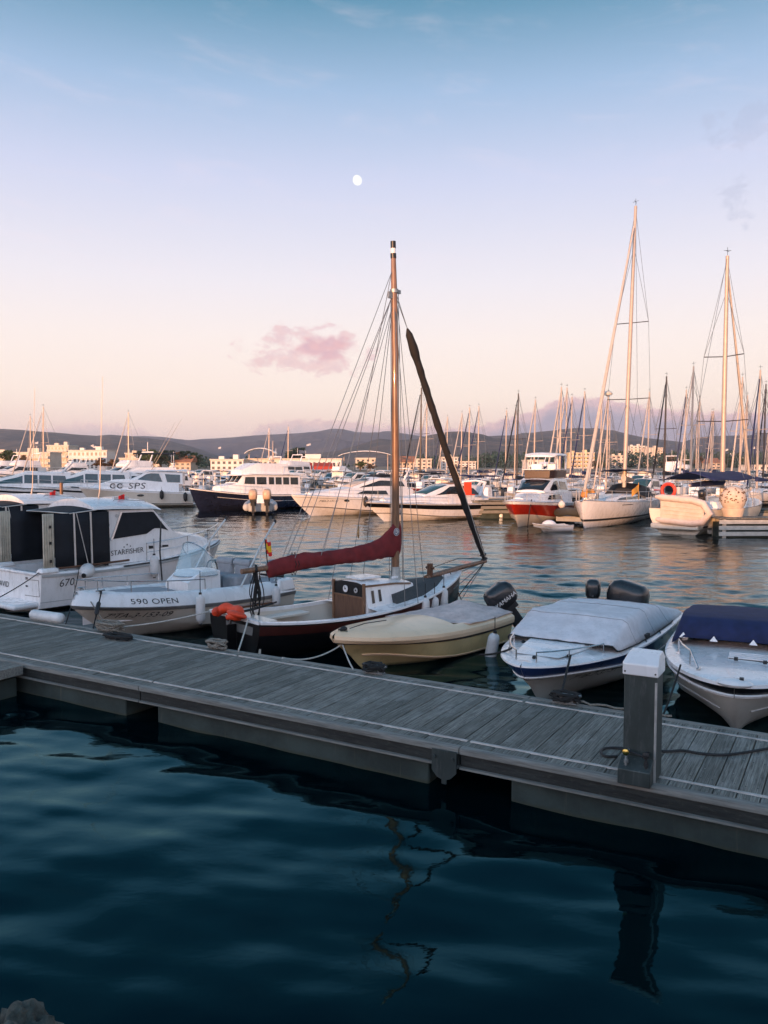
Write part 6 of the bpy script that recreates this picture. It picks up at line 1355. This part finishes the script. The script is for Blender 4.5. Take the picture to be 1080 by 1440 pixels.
for a0, a1, where in SECT:
    want = int((a1 - a0) / 5) + 3; got = 0; tries = 0
    while got < want and tries < 1800:
        tries += 1; px = rnd.uniform(a0, a1); D = 70 + 140 * rnd.random() ** 1.5; k = rnd.choices(range(8), WT)[0]; key, fn, L_, B_, nm = KINDS[k]; s = rnd.uniform(.85, 1.2)
        c = Vector(((px - 540) / F * D, D, 0)); acr = (c - rowp).dot(rown)
        if acr < 17.5 + L_ * s / 2 or D > 235 or (k > 5 and (D < 105 or 820 < px < 950)): continue
        if not fits(c, L_ * s, B_ * s): continue
        flip = rnd.random() < .35; ang = rowang + (math.pi if flip else 0) + rnd.uniform(-.04, .04); bv = Vector((math.cos(ang), math.sin(ang), 0)); put(c, L_ * s, B_ * s)
        spawn(key, fn, c - bv * L_ * s / 2, s, '%s %s' % (nm, where), 'small boats %s' % where if 0 else '%s %s' % (nm, where), ang); got += 1
# ================================================================== town, trees, moon, shading blocks
from mathutils.bvhtree import BVHTree
wallc = [mat('cream_render', (.62, .53, .44), .9, var=.08, scale=.3), mat('white_render', (.7, .66, .61), .9, var=.06, scale=.3), mat('sand_render', (.55, .44, .34), .9, var=.1, scale=.3)]
roofm = mat('terracotta_roof', (.35, .15, .08), .9, var=.2, scale=.8); slab = mat('pale_slab', (.6, .54, .46), .9); wing = mat('window_shade', (.06, .06, .065), .3, var=.3)
awnr = mat('red_awning', (.36, .045, .025), .8)
WINM = {}
def winmesh(w_, h_):
    k = (round(w_, 1), round(h_, 1))
    if k not in WINM:
        me = bpy.data.meshes.new('window'); x, z = w_ / 2, h_ / 2; me.from_pydata([(-x, 0, -z), (x, 0, -z), (x, 0, z), (-x, 0, z), (-x, .3, -z), (x, .3, -z), (x, .3, z), (-x, .3, z)], [], [(0, 1, 2, 3), (0, 4, 5, 1), (1, 5, 6, 2), (2, 6, 7, 3), (3, 7, 4, 0)]); me.materials.append(wing); WINM[k] = me
    return WINM[k]
def building(label, px0, px1, yt, D, wm, fl, cols, name='town_building', cat='building', balcony=False, roof='flat', depth=12, blank=0, group=None, z0=1.8):
    a = aty(px0, yt, D); b_ = aty(px1, yt, D); W = b_.x - a.x; hgt = a.z - z0; c = (a.x + b_.x) / 2
    r = thing(name, label, cat, (c, D, z0), 0, group)
    mb = MB(); mb.box((0, depth / 2, hgt / 2), (W, depth, hgt)); mb.build('wall', wm, r, smooth=False)
    if roof == 'flat':
        mb = MB(); mb.box((0, depth / 2, hgt + .15), (W + .6, depth + .6, .5)); rf = mb.build('roof', slab, r, smooth=False)
        if W > 10: MB().box((W * .2, depth / 2, hgt + 1.2), (W * .16, 3, 1.8)).build('roof_hut', wm, rf, smooth=False); MB().box((-W * .25, depth / 2, hgt + .9), (2, 2, 1.2)).build('roof_hut', wm, rf, smooth=False)
    else:
        mb = MB(); mb.prism([(-W / 2 - .5, -.5, hgt), (-W / 2 - .5, depth + .5, hgt), (-W / 2 - .5, depth / 2, hgt + depth * .22)], (W + 1, 0, 0)); mb.build('roof', roofm, r, smooth=False)
    fh = hgt / fl; cw = W * (1 - blank) / cols; me = winmesh(min(2.4, cw * .5), fh * .5)
    for i in range(fl):
        for k in range(cols):
            if fl * cols > 100: continue
            o = bpy.data.objects.new('window', me); COL.objects.link(o); o.parent = r; o.location = (-W / 2 + W * blank + (k + .5) * cw, -.02 - .0, fh * (i + .5))
        if balcony:
            mb = MB(); mb.box((W * blank / 2, -.7, fh * i + .5), (W * (1 - blank) - .6, 1.35, 1.0)); mb.build('balcony', slab, r, smooth=False)
    return r
B = building
B('long pale terraced flats at the far left shore', -30, 70, 637, 330, wallc[0], 3, 16, balcony=True); B('cream block rising behind the far left flats', 66, 96, 627, 390, wallc[0], 4, 6, balcony=True)
B('white block right of the far left flats', 96, 150, 634, 370, wallc[1], 3, 9); B('stepped sand coloured terrace building, lower step', 168, 226, 645, 350, wallc[0], 2, 9); B('stepped sand coloured terrace building, upper step', 176, 208, 638, 366, wallc[2], 3, 5)
B('low white quay shed with a flat roof behind the navy trawler yacht', 296, 342, 647, 300, wallc[1], 2, 6); B('long white market hall with tall windows behind the pilothouse', 342, 480, 646, 310, wallc[1], 1, 20)
B('small pale house beside the market hall', 238, 268, 650, 320, wallc[2], 2, 4, roof='gable')
B('cream flats left of the tan mast', 500, 528, 645, 360, wallc[0], 3, 4); B('pale low villas right of the tan mast', 560, 582, 650, 340, wallc[2], 2, 4, roof='gable'); B('cream villa with flat roof beneath the dark bare mast', 579, 607, 646, 400, wallc[0], 3, 4)
B('white stepped block behind the leaning jib, tall part', 621, 644, 643.5, 420, wallc[1], 4, 4); B('white stepped block behind the leaning jib, low part', 644, 669, 649.5, 416, wallc[1], 3, 5)
B('yellow lit block between the hardtop and the genoa', 800, 836, 637, 520, mat('yellow_render', (.66, .52, .3), .9), 4, 6, balcony=True); B('small cream block left of the hotel tower', 860, 880, 641, 620, wallc[0], 4, 3)
B('hotel tower, left wing with shaded balconies', 886, 908, 627.5, 700, wallc[1], 8, 4, balcony=True, depth=16); B('hotel tower, right wing with blank end wall', 908, 932, 630, 690, wallc[0], 8, 3, balcony=True, blank=.55, depth=16)
B('low white boathouse at the right behind the masts', 1060, 1084, 655, 300, wallc[1], 1, 3); B('tiny sand villa under the right hills', 1000, 1014, 651, 420, wallc[2], 2, 2, roof='gable')
B('grey white workshop behind the red yacht', 742, 765, 648, 300, wallc[1], 2, 3)
for i, (x0, x1) in enumerate(((414, 438), (441, 468))):
    a = aty(x0, 660, 296); b_ = aty(x1, 660, 296); o = MB().prism([(a.x, 296, 3.4), (a.x, 300, 4.7), (a.x, 300, 2.2), (a.x, 296, 2.2)], (b_.x - a.x, 0, 0)).build('market_awning', awnr, smooth=False); tag(o, ('left red awning stall in front of the market hall', 'right red awning stall in front of the market hall')[i], 'awning')
def tent(x0, x1, yt, yb, D, label):
    a = aty(x0, yb, D); b_ = aty(x1, yb, D); t_ = aty(x0, yt, D); c = (a.x + b_.x) / 2; r = thing('tensile_canopy', label, 'canopy', (c, D, 1.8)); W = b_.x - a.x; h0 = a.z - 1.8; h1 = t_.z - a.z
    mb = MB(); mb.grid([[(W * (u / 12 - .5), v_ * 8 - 4, h0 + h1 * math.sin(math.pi * u / 12) ** .7 * (1 - .3 * (v_ - .5) ** 2)) for u in range(13)] for v_ in (0, .25, .5, .75, 1)]); mb.build('canopy_skin', gel, r, solid=.2)
    for u in (-.4, .4): mb = MB(); mb.tube([(W * u, 0, 0), (W * u, 0, h0 + h1 * .4)], .2, 6); mb.build('pole', mastw, r)
tent(346, 389, 630, 638, 305, 'left white curved tent roof above the market hall'); tent(476, 553, 634, 641.5, 330, 'right white curved tent roof beside the tan mast')

leafm = [mat('leaf_green', (.05, .075, .025), .8, var=.4, scale=.6), mat('leaf_dark', (.025, .05, .03), .8, var=.4, scale=.6), mat('leaf_rust', (.14, .08, .03), .8, var=.4, scale=.6)]
bark = mat('bark', (.1, .07, .05), .9, var=.3)
def leaves(mb, c, rad, n, sz, rnd):
    for _ in range(n):
        while 1:
            p = Vector((rnd.uniform(-1, 1), rnd.uniform(-1, 1), rnd.uniform(-1, 1)))
            if .2 < p.length < 1: break
        p = Vector(c) + Vector((p.x * rad[0], p.y * rad[1], p.z * rad[2])); u = Vector((rnd.gauss(0, 1), rnd.gauss(0, 1), rnd.gauss(0, 1))).normalized(); v_ = u.orthogonal().normalized(); s = sz * rnd.uniform(.6, 1.3)
        mb.add([p - u * s, p + v_ * s * .6, p + u * s, p - v_ * s * .6], [(0, 1, 2, 3)])
TP = {}
def tree(kind, P, h_, wd, label):
    if kind not in TP:
        rnd = random.Random(kind + 5); r = thing(('broadleaf_tree', 'pine_tree', 'rust_tree')[kind], 'x', 'tree', P, 0)
        mb = MB(); mb.tube([(0, 0, 0), (.02, 0, .3), (-.02, .02, .6)], [.045, .035, .02], 6)
        for k in range(5): a = k * 1.3; mb.tube([(0, 0, .28 + .05 * k), (.22 * math.cos(a), .22 * math.sin(a), .5 + .06 * k)], [.02, .008], 5)
        mb.build('trunk', bark, r)
        mb = MB()
        for k in range(16):
            a = rnd.uniform(0, 6.28); q = rnd.uniform(0, .34); z = rnd.uniform(.35, .92); sc = rnd.uniform(.12, .22) * (1.1 - .5 * z); leaves(mb, (q * math.cos(a) * (1.2 - z * .7), q * math.sin(a) * (1.2 - z * .7), z), (sc, sc, sc * .7), 90, .035, rnd)
        mb.build('crown', leafm[(0, 1, 2)[kind]], r, smooth=False); TP[kind] = r; r.scale = (wd, wd, h_); tag(r, label, None, 'trees along the far shore'); return r
    return copy_tree(TP[kind], P, random.uniform(0, 6), label, None, 'trees along the far shore', (wd, wd, h_))
TR = [(12, 634, 300, 0, 9, 'broad tree at the left edge behind the flats'), (34, 640, 296, 2, 7, 'low rusty tree in front of the far left flats'), (142, 644, 290, 2, 7, 'first rusty hedge tree from the left beside the dark bimini'), (158, 646, 292, 2, 6, 'second rusty hedge tree from the left beside the dark bimini'), (188, 648, 288, 2, 6, 'third rusty hedge tree below the stepped terrace'),
      (204, 634, 330, 1, 10, 'first dark pine from the left in the grove'), (214, 633, 325, 0, 10, 'green broadleaf tree in the left grove'), (226, 635, 332, 1, 11, 'second dark pine from the left in the grove'), (238, 633, 322, 1, 10, 'third dark pine in the grove right of the terrace'), (250, 636, 335, 2, 9, 'rusty tree amid the pine grove'), (262, 634, 326, 1, 10, 'fourth dark pine in the grove'), (274, 637, 330, 0, 9, 'rightmost green tree of the left grove'),
      (417, 629, 335, 1, 12, 'round dark tree rising above the market hall'), (412, 634, 330, 1, 9, 'smaller dark tree beside the round one above the market hall'), (507, 649, 300, 0, 7, 'green tree below the right tent roof'), (520, 652, 296, 2, 6, 'rusty bush tree left of the tan mast foot'), (640, 655, 330, 0, 7, 'green tree in front of the white stepped block'), (655, 656, 332, 2, 6, 'rusty tree in front of the white stepped block'),
      (836, 648, 420, 2, 9, 'rusty tree right of the yellow lit block'), (845, 650, 415, 0, 8, 'green tree left of the small cream block'), (946, 640, 600, 2, 16, 'rusty tall tree right of the hotel tower'), (960, 641, 590, 0, 16, 'green tall tree right of the hotel tower'), (985, 642, 580, 2, 15, 'rusty tree below the right hills'), (1020, 642, 560, 1, 15, 'dark tree below the right hills'), (1050, 641, 570, 0, 15, 'green tree at the right edge of the shore')]
for px, yt, D, kd, wd, lb in TR:
    q = aty(px, yt, D); tree(kd, (q.x, D, 1.8), (q.z - 1.8) * 1.04, wd * 1.25, lb)
mb = MB(); rnd = random.Random(99)
for i in range(520):
    px = rnd.uniform(560, 1140); D = rnd.uniform(600, 900); q = aty(px, rnd.uniform(637, 652) + (6 if px < 680 else 0), D); leaves(mb, (q.x, D, q.z - 4), (11, 8, 7), 26, 2.0, rnd)
for i in range(160):
    px = rnd.uniform(-40, 480); D = rnd.uniform(500, 700); q = aty(px, rnd.uniform(644, 653), D); leaves(mb, (q.x, D, q.z - 4), (9, 8, 5), 26, 1.6, rnd)
tag(mb.build('woodland', leafm[1], smooth=False), 'dark belt of woodland at the foot of the hills', 'woodland', kind='stuff')
bv = []
for o in list(COL.objects):
    if o.name.startswith('hills'): bv.append(BVHTree.FromPolygons([v.co.copy() for v in o.data.vertices], [tuple(p.vertices) for p in o.data.polygons]))
hh = None
for i, (px, py) in enumerate(((959, 643), (988, 641), (1022, 634), (1027, 640), (1061, 631), (1066, 636), (130, 628), (133, 630), (309, 631), (433, 627), (435, 626.5), (52, 624), (1045, 645), (975, 646))):
    d = ray(px, py).normalized(); hits = [h for h in (b_.ray_cast(Vector((0, 0, EYE)), d) for b_ in bv) if h[0] is not None]
    if not hits: continue
    P = min(hits, key=lambda h: h[3])[0]; s = P.y / 1130 * 2.4
    if hh is None:
        mb = MB(); mb.box((0, 0, .35), (1.6, 1, .9)); mb.box((.4, .2, .95), (.7, .6, .4)); hh = mb.build('hillside_house', wallc[1], smooth=False); hh.location = P; hh.scale = (s, s, s); tag(hh, 'tiny white house on the wooded hillside', 'house', 'houses dotted on the hills')
    else: copy_tree(hh, P, 0, None, None, None, s)

# moon
D = 40000; q = Vector((0, 0, EYE)) + ray(502.5, 253.5).normalized() * D; mr = 6.3 / F * D
mm = bpy.data.materials.new('moon_surface'); mm.use_nodes = True; t = NT(mm.node_tree); t.n.remove(t.n['Principled BSDF']); em = t('ShaderNodeEmission'); em.inputs['Strength'].default_value = .95
t.link(t.mix(t.smooth(t.noise(t('ShaderNodeTexCoord').outputs['Object'], .0035, 4), .4, .65), (1.0, .98, .95), (.88, .88, .9)), em.inputs[0]); t.link(em.outputs[0], t.n['Material Output'].inputs[0])
o = MB().ell((0, 0, 0), (mr * .94, mr, mr * 1.04), 32, 20).build('moon', mm); o.location = q; o.rotation_euler = (0, R(-20), 0); tag(o, 'pale nearly full moon high in the evening sky', 'moon')

# unseen blocks added behind the viewpoint, sized to keep the foreground in shade
def block(label, x0, x1, y, hgt, dep):
    r = thing('shade_block', label, 'building', ((x0 + x1) / 2, y, 2.0)); W = x1 - x0; h_ = hgt - 2
    mb = MB(); mb.box((0, -dep / 2, h_ / 2), (W, dep, h_)); mb.build('wall', wallc[2], r, smooth=False); mb = MB(); mb.box((0, -dep / 2, h_ + .1), (W + .4, dep + .4, .25)); mb.build('roof', slab, r, smooth=False)
block('unseen long low block added to shade the foreground', -66, 70, -26, 7.7, 14); block('unseen tall block added at the left to shade the far left yachts', -150, -69, -26, 14.5, 16)
# evening haze
hz = MB().box((0, 4700, 124), (15000, 9800, 252)).build('haze', None or bpy.data.materials.new('haze_air'), smooth=False)
hm_ = hz.data.materials[0]; hm_.use_nodes = True; t = NT(hm_.node_tree); t.n.remove(t.n['Principled BSDF']); pv = t('ShaderNodeVolumePrincipled'); pv.inputs['Color'].default_value = (.84, .88, 1, 1); pv.inputs['Density'].default_value = HAZE; pv.inputs['Anisotropy'].default_value = .2
t.link(pv.outputs[0], t.n['Material Output'].inputs['Volume']); tag(hz, 'thin evening haze over the harbour', 'haze', kind='stuff')
if HAZE <= 0: bpy.data.objects.remove(hz)
